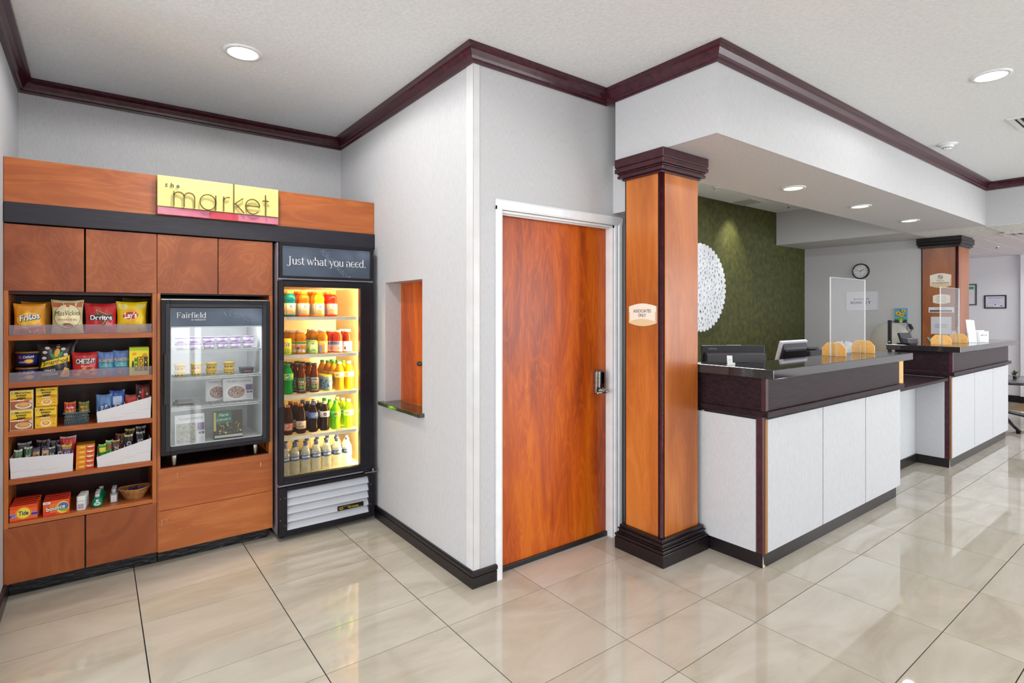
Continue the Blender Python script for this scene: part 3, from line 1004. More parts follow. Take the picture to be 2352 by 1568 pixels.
def bagmesh(w_, h, d, seed, flare=0.10, crimp=0.06):
    rnd = random.Random(seed)
    ph = [rnd.uniform(0, 6) for _ in range(6)]
    def shape(u, t):
        s = max(-1, min(1, 2 * u / w_))
        prof = max(0.0, math.sin(PI * min(1, max(0, (t + .02) / 1.04)))) ** 0.55
        b = d * 0.5 * (max(0.0, 1 - abs(s) ** 2.6) ** 0.6) * prof
        if t > 1 - crimp:
            b = min(b, 0.0015 + (1 - t) * d * 0.6)
        wr = 0.0022 * math.sin(9 * s + ph[0] + 4 * t) * math.sin(7 * t + ph[1]) + 0.0016 * math.sin(17 * s + ph[2]) * (abs(t - .5) * 2) ** 2
        return b + (wr if b > 0.003 else 0)
    def xs(u, t):
        return u * (1 - flare * math.sin(PI * min(1, max(0, t))) ** 0.8)
    def zz(u, t):
        s = 2 * u / w_
        return h * t + (0.010 * s * s * max(0, t - .8) * 5 * .6) - 0.004 * s * s * max(0, .2 - t) * 5 * -1
    def front(u, v, l):
        t = v / h
        return (xs(u, t), -shape(u, t) - l, zz(u, t))
    return front, shape, xs, zz


def bag(name, label, loc, w_, h, d, base, draw=None, yaw=0.0, lean=0.0, roll=0.0, seed=1, group='crisp and popcorn bags', cat='snack bag', back=None, rough=0.28, flare=0.10):
    t = thing(name, label, cat, loc, (lean, roll, yaw), group, local=True)
    front, shape, xs, zz = bagmesh(w_, h, d, seed, flare)
    mb = MB()
    mb.grid(lambda a, b: front((a - .5) * w_, b * h, 0), 16, 16)
    mb.grid(lambda a, b: (xs((.5 - a) * w_, b), shape((.5 - a) * w_, b), zz((.5 - a) * w_, b)), 16, 16)
    build('pouch', mb, F(base, rough), t)
    if draw:
        pr = Print(front)
        pr.lift, pr.curved, pr.step = 0.0014, True, 0.0004
        draw(pr, w_, h)
        pr.done(t, 'printed_front')
    return t


S1, S2, S3, S4, S5 = SZ


def d_corn(p, w, h):
    p.rect(-.48 * w, .48 * w, .86 * h, .97 * h, '#e8a040', 6)
    p.ell(-.02 * w, .50 * h, .40 * w, .22 * h, '#f6c23a', rot=.15)
    p.rect(-.46 * w, .46 * w, .02 * h, .16 * h, '#b8281c', 6)
    p.poly([(-.46 * w, .16 * h), (.46 * w, .16 * h), (.46 * w, .30 * h), (.1 * w, .22 * h)], '#cf3a20')
    for k in range(9):
        p.ell(random.uniform(-.1, .42) * w, random.uniform(.05, .2) * h, .05 * w, .025 * h, '#e9a23b', rot=random.uniform(0, 3))
    p.text('Fritos', .012 * w, .57 * h, .2 * h, '#1d3a6c', w=.72 * w, rot=.2, bold=.05, shear=.2)
    p.text('Fritos', 0, .575 * h, .19 * h, '#f2f4f8', w=.70 * w, rot=.2, bold=.015, shear=.2)
    p.text('The ORIGINAL', .06 * w, .27 * h, .07 * h, '#f2f0ea', w=.62 * w, rot=.15, bold=.01)


bag('snack_bag', 'orange corn chip bag at the left end of the top shelf, front one', (-0.283, YS_ + .02, S1), .132, .160, .05, '#e59a20', d_corn, yaw=0.05, lean=-.08, seed=3)
bag('snack_bag', 'orange chip bag half hidden behind the front orange bag', (-0.258, YS_ + .085, S1), .13, .172, .05, '#c98424', None, yaw=0.12, lean=-.05, seed=4)


def d_kettle(p, w, h):
    p.rect(-.47 * w, .47 * w, .80 * h, .97 * h, '#c0603a', 6)
    p.ell(0, .52 * h, .44 * w, .37 * h, '#e9dfb0')
    p.ell(0, .52 * h, .44 * w, .37 * h, '#7d6038', hole=.965)
    p.text('MissVickies', 0, .62 * h, .15 * h, '#23351f', w=.84 * w, rot=.04, shear=.25)
    p.text('SMOKEHOUSE BBQ', 0, .42 * h, .06 * h, '#b0603a', w=.66 * w)
    p.ell(.02 * w, .26 * h, .17 * w, .05 * h, '#8a4a28', rot=-.2)
    p.ell(.06 * w, .22 * h, .12 * w, .03 * h, '#c08a58', rot=-.2)


bag('snack_bag', 'cream and terracotta kettle chip bag, second from left on the top shelf', (-0.126, YS_ + .02, S1), .142, .182, .055, '#d9cf9c', d_kettle, lean=-.06, seed=5)


def d_tri(p, w, h):
    p.rect(-.47 * w, .47 * w, .90 * h, .98 * h, '#8c1f24', 6)
    p.poly([(-.22 * w, .84 * h), (.34 * w, .62 * h), (.06 * w, .22 * h)], '#1d1a20')
    p.poly([(-.19 * w, .81 * h), (.30 * w, .615 * h), (.055 * w, .27 * h)], '#c89048')
    p.poly([(-.15 * w, .77 * h), (.24 * w, .60 * h), (.05 * w, .33 * h)], '#7a1c20')
    p.rect(-.38 * w, .40 * w, .44 * h, .62 * h, '#20262e', 4)
    p.text('Doritos', .01 * w, .53 * h, .15 * h, '#f4f4f4', w=.72 * w, bold=.02)
    p.text('NACHO', .26 * w, .33 * h, .045 * h, '#f4f4f4', w=.2 * w)
    p.text('CHEESE', .25 * w, .27 * h, .045 * h, '#f4f4f4', w=.22 * w)
    p.poly([(-.2 * w, .02 * h), (.2 * w, .14 * h), (.3 * w, .02 * h)], '#d8571e')


bag('snack_bag', 'red and black triangle chip bag, third from left on the top shelf', (0.020, YS_ + .02, S1), .150, .166, .05, '#c81e22', d_tri, lean=-.05, seed=6)


def d_yel(p, w, h):
    p.ell(-.3 * w, .86 * h, .16 * w, .10 * h, '#e8d878')
    p.ell(.3 * w, .88 * h, .16 * w, .09 * h, '#e4d470')
    p.ell(-.04 * w, .56 * h, .26 * w, .22 * h, '#f0a818')
    p.ell(-.05 * w, .56 * h, .27 * w, .12 * h, '#a33422', rot=.1)
    p.text("Lay's", -.05 * w, .57 * h, .17 * h, '#f8f6f0', w=.44 * w, bold=.02, shear=.15, rot=.08)
    p.text('Classic', -.05 * w, .28 * h, .07 * h, '#a08a1c', w=.3 * w)
    p.ell(-.38 * w, .16 * h, .12 * w, .12 * h, '#e0c468')
    p.ell(.34 * w, .15 * h, .13 * w, .1 * h, '#e0c468')


bag('snack_bag', 'bright yellow potato chip bag at the right of the top shelf', (0.163, YS_ + .02, S1), .150, .176, .055, '#f0cc12', d_yel, lean=-.05, seed=7)
bag('snack_bag', 'olive brown chip bag standing behind the yellow bag', (0.187, YS_ + .10, S1), .135, .198, .05, '#6b5a18', None, lean=-.02, seed=8)


# stacked microwave bowls
def bowl(z, label, txt):
    c = (-0.292, YS_ + .05, z)
    t = thing('microwave_bowl', label, 'food bowl', c, group='microwave pasta bowls')
    build('bowl', MB().lathe([(0.036, 0), (0.040, 0.004), (0.047, 0.062)], c, 28), F('#1c2260', 0.3), t)
    build('lid', MB().lathe([(0.0495, 0.062), (0.051, 0.066), (0.049, 0.070), (0.044, 0.071), (0.0001, 0.069)], c, 28), F('#8f6420', 0.35), t)
    r = 0.0445
    fn = lambda u, v, l: (c[0] + (r + (v - .03) * .14 + l) * math.sin(u / r - .15), c[1] - (r + (v - .03) * .14 + l) * math.cos(u / r - .15), c[2] + v)
    pr = Print(fn)
    pr.text('Deluxe', .012, .045, .013, '#e8e8f4', w=.045, rot=.12, shear=.3, bold=.01)
    pr.ell(.014, .020, .020, .011, '#e0921e')
    pr.ell(.014, .021, .014, .007, '#f0b84a')
    pr.ell(-.022, .042, .009, .009, '#c0403c'); pr.ell(-.022, .042, .006, .006, '#3a56b0')
    pr.rect(-.03, -.002, .012, .02, '#8f96c8', 2)
    pr.done(t, 'printed_label')


bowl(S2 + .084, 'blue lidded pasta bowl on top of its stack on the second shelf', 'Deluxe')
bowl(S2, 'blue pasta bowl at the bottom of the stack behind the guard', 'Deluxe')


def d_pop(p, w, h):
    for (a, b) in [(-.3, .78), (.25, .86), (-.22, .9), (.33, .7), (-.33, .62), (.1, .95)]:
        p.ell(a * w, b * h, .07 * w, .04 * h, '#dcd6cc')
    p.ell(.06 * w, .76 * h, .08 * w, .13 * h, '#e8b020', rot=-.2)
    p.ell(.16 * w, .70 * h, .05 * w, .12 * h, '#2f8a50', rot=-.6)
    p.ell(-.06 * w, .66 * h, .05 * w, .10 * h, '#2a8a4c', rot=.6)
    p.poly([(-.44 * w, .34 * h), (.46 * w, .50 * h), (.46 * w, .68 * h), (-.40 * w, .50 * h)], '#f2c80e')
    p.text('Smartfood', .02 * w, .51 * h, .12 * h, '#1d1b1a', w=.8 * w, rot=.17, bold=.01, shear=.2)
    p.text('WHITE', -.16 * w, .26 * h, .07 * h, '#ece6d8', w=.34 * w, bold=.01)
    p.text('CHEDDAR', -.14 * w, .16 * h, .07 * h, '#ece6d8', w=.46 * w, bold=.01)
    p.poly([(.12 * w, .06 * h), (.4 * w, .04 * h), (.44 * w, .28 * h), (.3 * w, .34 * h)], '#e2b46a')
    p.poly([(.2 * w, .04 * h), (.44 * w, .1 * h), (.4 * w, .30 * h)], '#d29a4c')


bag('snack_bag', 'black popcorn bag with a yellow banner on the second shelf', (-0.180, YS_ + .03, S2), .148, .188, .06, '#26242a', d_pop, yaw=.06, lean=-.06, seed=9)
bag('snack_bag', 'black bag leaning behind the popcorn bag', (-0.150, YS_ + .10, S2), .13, .205, .05, '#1a181c', None, yaw=-.1, lean=-.05, seed=10)


def d_chz(p, w, h):
    p.rect(-.47 * w, .47 * w, .90 * h, .985 * h, '#7c1c20', 5)
    p.rect(-.36 * w, .38 * w, .56 * h, .76 * h, '#3a3436', 4)
    p.text('CHEEZ-IT', .01 * w, .66 * h, .17 * h, '#f2f0ee', w=.74 * w, bold=.03)
    p.text('Original', .04 * w, .46 * h, .06 * h, '#f4ece6', w=.4 * w, shear=.2)
    for (a, b, c_) in [(-.2, .26, .3), (.05, .22, -.2), (.28, .30, .2), (-.05, .36, .5), (.3, .14, .1), (-.3, .14, 0)]:
        p.ell(a * w, b * h, .15 * w, .075 * h, '#dd7c26', rot=c_, n=4)
        p.ell(a * w, b * h, .12 * w, .06 * h, '#eb9a3c', rot=c_, n=4)


bag('snack_bag', 'red cheese cracker bag in the middle of the second shelf', (-0.050, YS_ + .03, S2), .124, .138, .045, '#cf2326', d_chz, lean=-.05, seed=12)


def d_nut(p, w, h):
    p.rect(-.49 * w, .49 * w, .93 * h, .985 * h, '#5468a8', 3)
    p.text('PLANTERS', 0, .66 * h, .11 * h, '#d8c46a', w=.86 * w, bold=.02)
    p.rect(-.42 * w, .42 * w, .36 * h, .56 * h, '#3fa0b0', 3)
    p.text('Salted', 0, .50 * h, .055 * h, '#dcefee', w=.44 * w)
    p.text('PEANUTS', 0, .42 * h, .055 * h, '#dcefee', w=.6 * w)
    p.ell(-.1 * w, .15 * h, .14 * w, .06 * h, '#c08a46')
    p.ell(.12 * w, .12 * h, .12 * w, .05 * h, '#a8743a')


bag('nut_pouch', 'blue peanut pouch beside the red cracker bag', (0.044, YS_ + .025, S2), .078, .136, .03, '#5d7cba', d_nut, lean=-.04, seed=13, flare=.02)
bag('nut_pouch', 'blue peanut pouch beside the yellow candy box', (0.115, YS_ + .02, S2), .080, .142, .03, '#5d7cba', d_nut, lean=-.04, seed=14, flare=.02)


def carton(name, label, cat, x0, x1, y, z0, z1, depth, colr, draw, group=None, top=None):
    t = thing(name, label, cat, ((x0 + x1) / 2, y + depth / 2, z0), group=group)
    build('carton', MB().box(x0, x1, y, y + depth, z0, z1), F(colr, 0.4), t, bevel=0.001)
    if draw:
        pr = Print(face_y(x0, y, z0))
        draw(pr, x1 - x0, z1 - z0)
        pr.done(t, 'printed_front')
    if top:
        build('top_flap', MB().box(x0 + .001, x1 - .001, y + .001, y + depth - .001, z1, z1 + .0012), F(top, 0.4), t)
    return t


def d_sour(p, w, h):
    p.rect(0, w, .9 * h, h, '#a8c818')
    p.ell(.25 * w, .78 * h, .12 * w, .05 * h, '#e8901c', rot=.3)
    p.ell(.78 * w, .72 * h, .14 * w, .08 * h, '#c89a18')
    for (tx, u, c_) in [('SOUR', .34, '#58b81c'), ('PATCH', .58, '#e8641c'), ('KIDS', .82, '#2a2620')]:
        p.text(tx, u * w + .001, .42 * h, .18 * w, '#1f1c14', w=.52 * h, rot=PI / 2, bold=.07)
        p.text(tx, u * w, .42 * h, .16 * w, c_, w=.50 * h, rot=PI / 2, bold=.01)
    p.ell(.18 * w, .4 * h, .05 * w, .14 * h, '#26231a')


carton('candy_box', 'yellow and green candy box at the right end of the second shelf', 'candy box', .150, .244, YF + .030, S2, S2 + .158, .022, '#f2dc10', d_sour, 'yellow candy boxes')
carton('candy_box', 'second yellow candy box, behind the front one', 'candy box', .150, .244, YF + .056, S2, S2 + .160, .022, '#cdd416', None, 'yellow candy boxes')
carton('candy_box', 'third yellow candy box, rearmost of its row', 'candy box', .151, .245, YF + .082, S2, S2 + .162, .022, '#a8b81a', None, 'yellow candy boxes')


def d_noodle(kind):
    def f(p, w, h):
        beef = kind == 'Beef'
        p.rect(.03 * w, .97 * w, .52 * h, .97 * h, '#f0c81e')
        p.poly([(.03 * w, .5 * h), (.97 * w, .60 * h), (.97 * w, .42 * h), (.03 * w, .58 * h)], '#cf8a20')
        if beef:
            p.rect(.03 * w, .97 * w, .03 * h, .45 * h, '#a05a38')
            p.rect(.0 * w, .97 * w, .42 * h, .46 * h, '#c8442c')
            p.ell(.58 * w, .22 * h, .36 * w, .16 * h, '#e8dfd0'); p.ell(.58 * w, .24 * h, .29 * w, .12 * h, '#cf9444'); p.ell(.6 * w, .27 * h, .18 * w, .07 * h, '#e0aa58')
            p.poly([(.8 * w, .42 * h), (.95 * w, .5 * h), (.95 * w, .3 * h)], '#dccabc')
        else:
            p.rect(.03 * w, .97 * w, .03 * h, .45 * h, '#efb818')
            p.ell(.5 * w, .22 * h, .24 * w, .16 * h, '#f0e8d8'); p.ell(.5 * w, .24 * h, .18 * w, .11 * h, '#e09a30'); p.ell(.5 * w, .26 * h, .1 * w, .06 * h, '#f0c060')
            p.ell(.12 * w, .15 * h, .05 * w, .025 * h, '#6a9a38'); p.ell(.86 * w, .18 * h, .05 * w, .025 * h, '#cf8a30'); p.ell(.85 * w, .36 * h, .04 * w, .02 * h, '#6a9a38')
        p.ell(.15 * w, .87 * h, .08 * w, .05 * h, '#8a8a8c'); p.ell(.15 * w, .87 * h, .04 * w, .025 * h, '#e8e8e8')
        p.text('Maruchan', .57 * w, .885 * h, .10 * h, '#22222a', w=.66 * w, bold=.01)
        p.text('Instant', .50 * w, .755 * h, .09 * h, '#22222a', w=.44 * w, bold=.03)
        p.text('Lunch', .50 * w, .64 * h, .09 * h, '#22222a', w=.34 * w, bold=.03)
        p.text(kind, .48 * w, .5 * h, .09 * h, '#f4ecd8', w=(.28 if beef else .42) * w, bold=.02, shear=.15)
    return f


nb = 'instant noodle cups in square cartons'
carton('noodle_box', 'yellow beef noodle carton on top of the leftmost stack, third shelf', 'noodle carton', -.357, -.266, YF + .022, S3 + .1045, S3 + .206, .09, '#ece4c0', d_noodle('Beef'), nb)
carton('noodle_box', 'yellow beef noodle carton at the bottom of the leftmost stack, third shelf', 'noodle carton', -.357, -.266, YF + .020, S3, S3 + .103, .09, '#ece4c0', d_noodle('Beef'), nb)
carton('noodle_box', 'yellow chicken noodle carton on top of the second stack, third shelf', 'noodle carton', -.256, -.168, YF + .030, S3 + .113, S3 + .212, .09, '#e8b21c', d_noodle('Chicken'), nb)
carton('noodle_box', 'yellow chicken noodle carton at the bottom of the second stack, third shelf', 'noodle carton', -.259, -.170, YF + .018, S3, S3 + .111, .09, '#e8b21c', d_noodle('Chicken'), nb)

# small plastic basket with cracker packs
bk = thing('plastic_basket', 'small blue-grey perforated plastic basket on the third shelf', 'basket', (-.087, YF + .08, S3))
bm = F('#4c6470', 0.3)
x0, x1, y0, y1, z0, z1 = -.142, -.032, YF + .028, YF + .15, S3, S3 + .068
bw = MB()
bw.box(x0 + .008, x1 - .008, y0 + .004, y1 - .004, z0, z0 + .003)
for k in range(4):
    z = z0 + .002 + k * .0165
    f_ = k / 4 * .006
    bw.box(x0 + .006 - f_, x1 - .006 + f_, y0, y0 + .003, z, z + .008).box(x0 + .006 - f_, x1 - .006 + f_, y1 - .003, y1, z, z + .008)
    bw.box(x0 + .006 - f_, x0 + .009 - f_, y0, y1, z, z + .008).box(x1 - .009 + f_, x1 - .006 + f_, y0, y1, z, z + .008)
build('basket_wall', bw, bm, bk)
bw = MB()
for k in range(14):
    x = x0 + .006 + k * (x1 - x0 - .012) / 13
    bw.box(x - .0017, x + .0017, y0, y0 + .002, z0, z1 - .006)
build('basket_ribs', bw, bm, bk)
build('basket_rim', MB().box(x0 - .003, x1 + .003, y0 - .003, y0 + .003, z1 - .006, z1).box(x0 - .003, x1 + .003, y1 - .003, y1 + .003, z1 - .006, z1).box(x0 - .003, x0 + .003, y0, y1, z1 - .006, z1).box(x1 - .003, x1 + .003, y0, y1, z1 - .006, z1), bm, bk, bevel=.001)


def d_crk(col_, tx, tc):
    def f(p, w, h):
        p.rect(-.46 * w, .46 * w, .66 * h, .92 * h, col_, 3)
        p.text(tx, 0, .76 * h, .1 * h, tc, w=.7 * w, bold=.02)
        for k in range(4):
            p.ell(0, (.54 - .14 * k) * h, .36 * w, .07 * h, ['#e8a04c', '#d9b06a', '#e0bc80', '#c89a5c'][k])
    return f


bag('cracker_pack', 'red topped cracker pack in the small plastic basket', (-.116, YF + .065, S3 + .006), .05, .112, .028, '#c87a38', d_crk('#c2242a', 'Austin', '#f4ecec'), lean=-.1, seed=21, group='cracker packs', cat='cracker pack', flare=.02)
bag('cracker_pack', 'green and brown cracker pack in the small plastic basket', (-.056, YF + .065, S3 + .006), .046, .108, .028, '#6f8a3c', d_crk('#7a5a1c', 'RITZ', '#f0d83c'), lean=-.1, seed=22, group='cracker packs', cat='cracker pack', flare=.02)


# white folded-card trays with a raked front
def tray(label, x0, x1, y0, y1, z, hl, hr, slits):
    t = thing('card_tray', label, 'display tray', ((x0 + x1) / 2, (y0 + y1) / 2, z), group='white card display trays')
    wm_ = F('#dddbe0', 0.55)
    build('front_wall', MB().prism([(x0 + .005, z), (x1 - .004, z), (x1, z + hr), (x0, z + hl)], 'y', y0, y0 + .003), wm_, t)
    build('side_wall', MB().prism([(y0 + .003, z), (y1, z), (y1, z + max(hl, .085)), (y0 + .003, z + hl)], 'x', x0 + .003, x0 + .006), wm_, t)
    build('side_wall', MB().prism([(y0 + .003, z), (y1, z), (y1, z + hr), (y0 + .003, z + hr)], 'x', x1 - .006, x1 - .003), wm_, t)
    build('tray_floor', MB().box(x0 + .007, x1 - .007, y0 + .003, y1, z, z + .002).box(x0 + .006, x1 - .006, y1 - .003, y1, z, z + .08), wm_, t)
    for k in range(1, 4):
        xx = x0 + (x1 - x0) * k / 4
        hh = hl + (hr - hl) * k / 4
        build('divider', MB().box(xx - .001, xx + .001, y0 + .003, y1 - .003, z, z + hh + .006), wm_, t)
    pr = Print(face_y(0, y0, 0))
    for (a, b, c_, d_) in slits:
        pr.line(a, b, c_, d_, .0009, '#a09ea6')
    pr.done(t, 'fold_lines')
    return t


tray('white raked card tray on the right of the third shelf', .000, .254, YF + .012, YF + .20, S3 + .001, .060, .122, [(.06, S3 + .018, .12, S3 + .022), (.12, S3 + .034, .18, S3 + .040), (.19, S3 + .052, .25, S3 + .056)])
tray('white raked card tray on the right of the fourth shelf', .000, .254, YF + .012, YF + .20, S4 + .001, .058, .130, [(.06, S4 + .018, .12, S4 + .022), (.12, S4 + .034, .18, S4 + .040), (.19, S4 + .052, .25, S4 + .056)])
tray('white card tray on the left of the fourth shelf', -.357, -.100, YF + .012, YF + .20, S4 + .001, .107, .096, [(-.352, S4 + .034, -.29, S4 + .040), (-.29, S4 + .040, -.29, S4 + .030), (-.29, S4 + .030, -.225, S4 + .036), (-.225, S4 + .036, -.225, S4 + .026), (-.225, S4 + .026, -.16, S4 + .030)])


def d_blue(p, w, h):
    p.ell(0, .42 * h, .36 * w, .24 * h, '#3c62a0')
    p.text('Chips', .1 * w, .40 * h, .22 * w, '#e8ecf4', w=.4 * h, rot=PI / 2, bold=.02)
    p.text('Ahoy', -.18 * w, .40 * h, .2 * w, '#e8ecf4', w=.34 * h, rot=PI / 2, bold=.02)


def d_oreo(p, w, h):
    p.rect(-.3 * w, .3 * w, .5 * h, .8 * h, '#b8cdee', 3)
    p.ell(.05 * w, .40 * h, .24 * w, .14 * h, '#dfe6f2'); p.ell(.05 * w, .40 * h, .16 * w, .09 * h, '#2c4a8c')


def d_red(p, w, h):
    p.rect(-.44 * w, .44 * w, .55 * h, .88 * h, '#d8382c', 3)
    p.ell(0, .5 * h, .32 * w, .16 * h, '#f0e8e4'); p.ell(0, .5 * h, .26 * w, .12 * h, '#3a2a2c')


def d_mix(p, w, h):
    p.rect(-.46 * w, -.12 * w, .1 * h, .92 * h, '#3a1c20', 3)
    p.rect(-.1 * w, .06 * w, .1 * h, .95 * h, '#d2281e', 3)
    p.rect(.1 * w, .46 * w, .1 * h, .9 * h, '#6a4a3a', 3)
    for k in range(7):
        p.ell(random.uniform(.12, .4) * w, (.2 + .1 * k) * h, .08 * w, .035 * h, random.choice(['#d8cbb8', '#a02020', '#caa86a']))
    for k in range(5):
        p.ell(random.uniform(-.4, -.2) * w, (.25 + .13 * k) * h, .06 * w, .03 * h, '#c8b0a8')


ty = YF + .07
bag('cookie_pouch', 'light blue cookie pouch at the left of the third-shelf tray', (.034, ty, S3 + .006), .072, .140, .035, '#5c82b8', d_blue, lean=-.1, seed=31, group='pouches in the third-shelf tray', cat='snack pouch', flare=.02)
bag('cookie_pouch', 'deep blue cookie pouch, second in the third-shelf tray', (.095, ty + .015, S3 + .006), .072, .156, .035, '#3e62b0', d_oreo, lean=-.1, seed=32, group='pouches in the third-shelf tray', cat='snack pouch', flare=.02)
bag('cookie_pouch', 'red and grey pouch, third in the third-shelf tray', (.163, ty, S3 + .006), .064, .128, .03, '#8a4a42', d_red, lean=-.12, seed=33, group='pouches in the third-shelf tray', cat='snack pouch', flare=.02)
bag('cookie_pouch', 'tall dark red trail mix pouch at the right of the third-shelf tray', (.218, ty + .01, S3 + .006), .072, .182, .035, '#5a2024', d_mix, lean=-.05, seed=34, group='pouches in the third-shelf tray', cat='snack pouch', flare=.02)


# candy bars standing in the fourth-shelf trays
def bar(label, x, y, z, w_, h, base, tip, txt=None, tcol='#e8e8f0', yaw=0.0, lean=-.15, stripe=None, group='candy bars in the fourth-shelf trays'):
    def dr(p, w, hh):
        p.rect(-.48 * w, .48 * w, .93 * hh, .995 * hh, tip, 3)
        if stripe:
            p.rect(-.46 * w, .46 * w, .62 * hh, .84 * hh, stripe, 3)
        if txt:
            p.text(txt, 0, .45 * hh, .5 * w, tcol, w=.6 * hh, rot=PI / 2, bold=.03)
    bag('candy_bar', label, (x, y, z), w_, h, .018, base, dr, yaw=yaw, lean=lean, seed=int(abs(x) * 1000), group=group, cat='candy bar', flare=.03)


zb = S4 + .005
L4 = 'left tray of the fourth shelf'
bar('silver green wrapped bar at the far left of the ' + L4, -.325, YF + .055, zb, .034, .132, '#5a7a5c', '#cfd4cc', 'VIA', '#c8d4b8', .2)
bar('green and cream wrapped bar, second in the ' + L4, -.292, YF + .060, zb, .034, .140, '#4a6a50', '#d8dcd4', 'TWX', '#c8d8c0', -.15)
bar('black wrapped bar leaning behind the green ones in the ' + L4, -.302, YF + .12, zb, .06, .155, '#17151a', '#9a98a0', None, '#e8e8f0', .3)
bar('purple lettered bar, third in the ' + L4, -.256, YF + .050, zb, .032, .135, '#5c5468', '#201e26', 'SKOR', '#34285c', .05, stripe='#c8a070')
bar('second purple lettered bar in the ' + L4, -.220, YF + .050, zb, .032, .138, '#6a6080', '#1c1a22', 'SKOR', '#3c2e6c', -.05, stripe='#cfa878')
bar('black wrapped bar behind the purple lettered pair', -.238, YF + .115, zb, .06, .160, '#141216', '#8c8a92', None, '#e8e8f0', -.25)
bar('black and silver bar near the middle of the ' + L4, -.190, YF + .055, zb, .036, .128, '#2e2c34', '#b8b6c0', 'SNUS', '#e4e2ec', .35)
bar('silver and white bar right of the middle of the ' + L4, -.158, YF + .060, zb, .038, .134, '#4c4a56', '#a8a6b0', 'ROLO', '#d8d6e0', -.3)
bar('black bar behind the silver ones in the ' + L4, -.176, YF + .12, zb, .06, .150, '#19171c', '#7c7a80', None, '#fff', .15)
bar('gold and purple candy pack at the right of the ' + L4, -.126, YF + .050, zb, .044, .130, '#b8861c', '#e0b848', 'ALMS', '#e8e4f0', .15, stripe='#5a3a7c')
bag('candy_pack', 'red and gold candy pack standing tall at the right of the left tray', (-.126, YF + .12, zb), .072, .165, .022, '#c8202a', lambda p, w, h: (p.rect(-.3 * w, .4 * w, .60 * h, .90 * h, '#e2342e', 3), p.ell(.05 * w, .76 * h, .22 * w, .05 * h, '#e8922c'), p.rect(-.48 * w, .48 * w, .95 * h, .995 * h, '#c8c4c8', 3)), lean=-.05, seed=44, group='candy packs in the fourth-shelf trays', cat='candy pack', flare=.02)
R4 = 'right tray of the fourth shelf'
bar('yellow and green bar at the far left of the ' + R4, .028, YF + .050, zb, .034, .112, '#2f9a2c', '#bfe24c', None, '#fff', .15, stripe='#e8e23a')
bar('bright green bar, second in the ' + R4, .056, YF + .058, zb, .034, .128, '#3cae3c', '#d4d8d4', None, '#fff', -.1, stripe='#9a5a3a')
bar('brown and white bar, third in the ' + R4, .094, YF + .052, zb, .040, .126, '#4c2e22', '#c89a5c', 'TWIX', '#e8dccc', .3)
bar('brown bar with red lettering behind the third one', .104, YF + .11, zb, .05, .150, '#5a3426', '#a8684c', 'HRSH', '#d86a50', -.35)
bar('dark bar with gold crimp, fourth in the ' + R4, .150, YF + .055, zb, .042, .148, '#231c26', '#e4d068', 'ALMD', '#cfc8dc', .1)
bar('dark bar with gold crimp standing behind the fourth one', .152, YF + .11, zb, .05, .172, '#1e1a20', '#d8c860', None, '#fff', -.2)
bar('black bar with silver crimp at the right of the ' + R4, .206, YF + .055, zb, .044, .158, '#18161b', '#c4c4cc', 'SYTS', '#c8c6d0', .05)
bar('black silver crimped bar at the back right of the ' + R4, .214, YF + .11, zb, .052, .180, '#1a181d', '#cfcfd6', None, '#fff', .15)


def d_candy(p, w, h):
    p.rect(0, .52 * w, 0, h, '#e88a14')
    p.rect(.52 * w, w, 0, .52 * h, '#d83424')
    p.rect(.52 * w, w, .52 * h, h, '#d87a1c')
    p.rect(0, w, .93 * h, h, '#b8861c')
    p.ell(.33 * w, .55 * h, .18 * w, .22 * h, '#f4b818')
    p.line(.2 * w, .55 * h, .44 * w, .62 * h, .09 * h, '#fbe48a')
    p.text('eggo', .76 * w, .62 * h, .26 * h, '#f8f4ea', w=.36 * w, bold=.05)


for k in range(5):
    carton('treat_box', 'flat orange and red treat box, ' + ['bottom one', 'second lowest', 'middle one', 'second highest', 'top one'][k] + ' of five stacked between trays', 'treat box', -.090 + k * .0006, -.012 + k * .0012, YF + .03, S4 + .0265 * k, S4 + .0265 * k + .0255, .09, '#d8821c', d_candy, 'stack of flat orange boxes', top='#c08a20')


def d_tide(p, w, h):
    p.rect(0, w, .78 * h, h, '#e84a18')
    p.rect(.0, w, .26 * h, .52 * h, '#c07ae0')
    p.rect(.0, w, .30 * h, .44 * h, '#3a2a8c')
    p.rect(0, w, 0, .08 * h, '#d03014')
    p.ell(.5 * w, .5 * h, .30 * w, .40 * h, '#e8941c'); p.ell(.5 * w, .5 * h, .24 * w, .35 * h, '#f8d814')
    p.ell(.5 * w, .5 * h, .17 * w, .24 * h, '#f8e468')
    p.text('Tide', .5 * w, .5 * h, .27 * h, '#1c2060', w=.36 * w, bold=.03, shear=.1)
    p.rect(.06 * w, .28 * w, .31 * h, .40 * h, '#9aa0d0')


for k in range(5):
    carton('detergent_box', 'orange laundry detergent box, ' + ['front one', 'second', 'third', 'fourth', 'rearmost'][k] + ' of five in a row on the bottom shelf', 'detergent box', -.357 + k * .002, -.249 + k * .002, YF + .012 + k * .032, S5 + .001, S5 + .080 + k * .0015, .029, '#ee6a1c', d_tide if k == 0 else None, 'laundry boxes on the bottom shelf', top='#cf2a16')


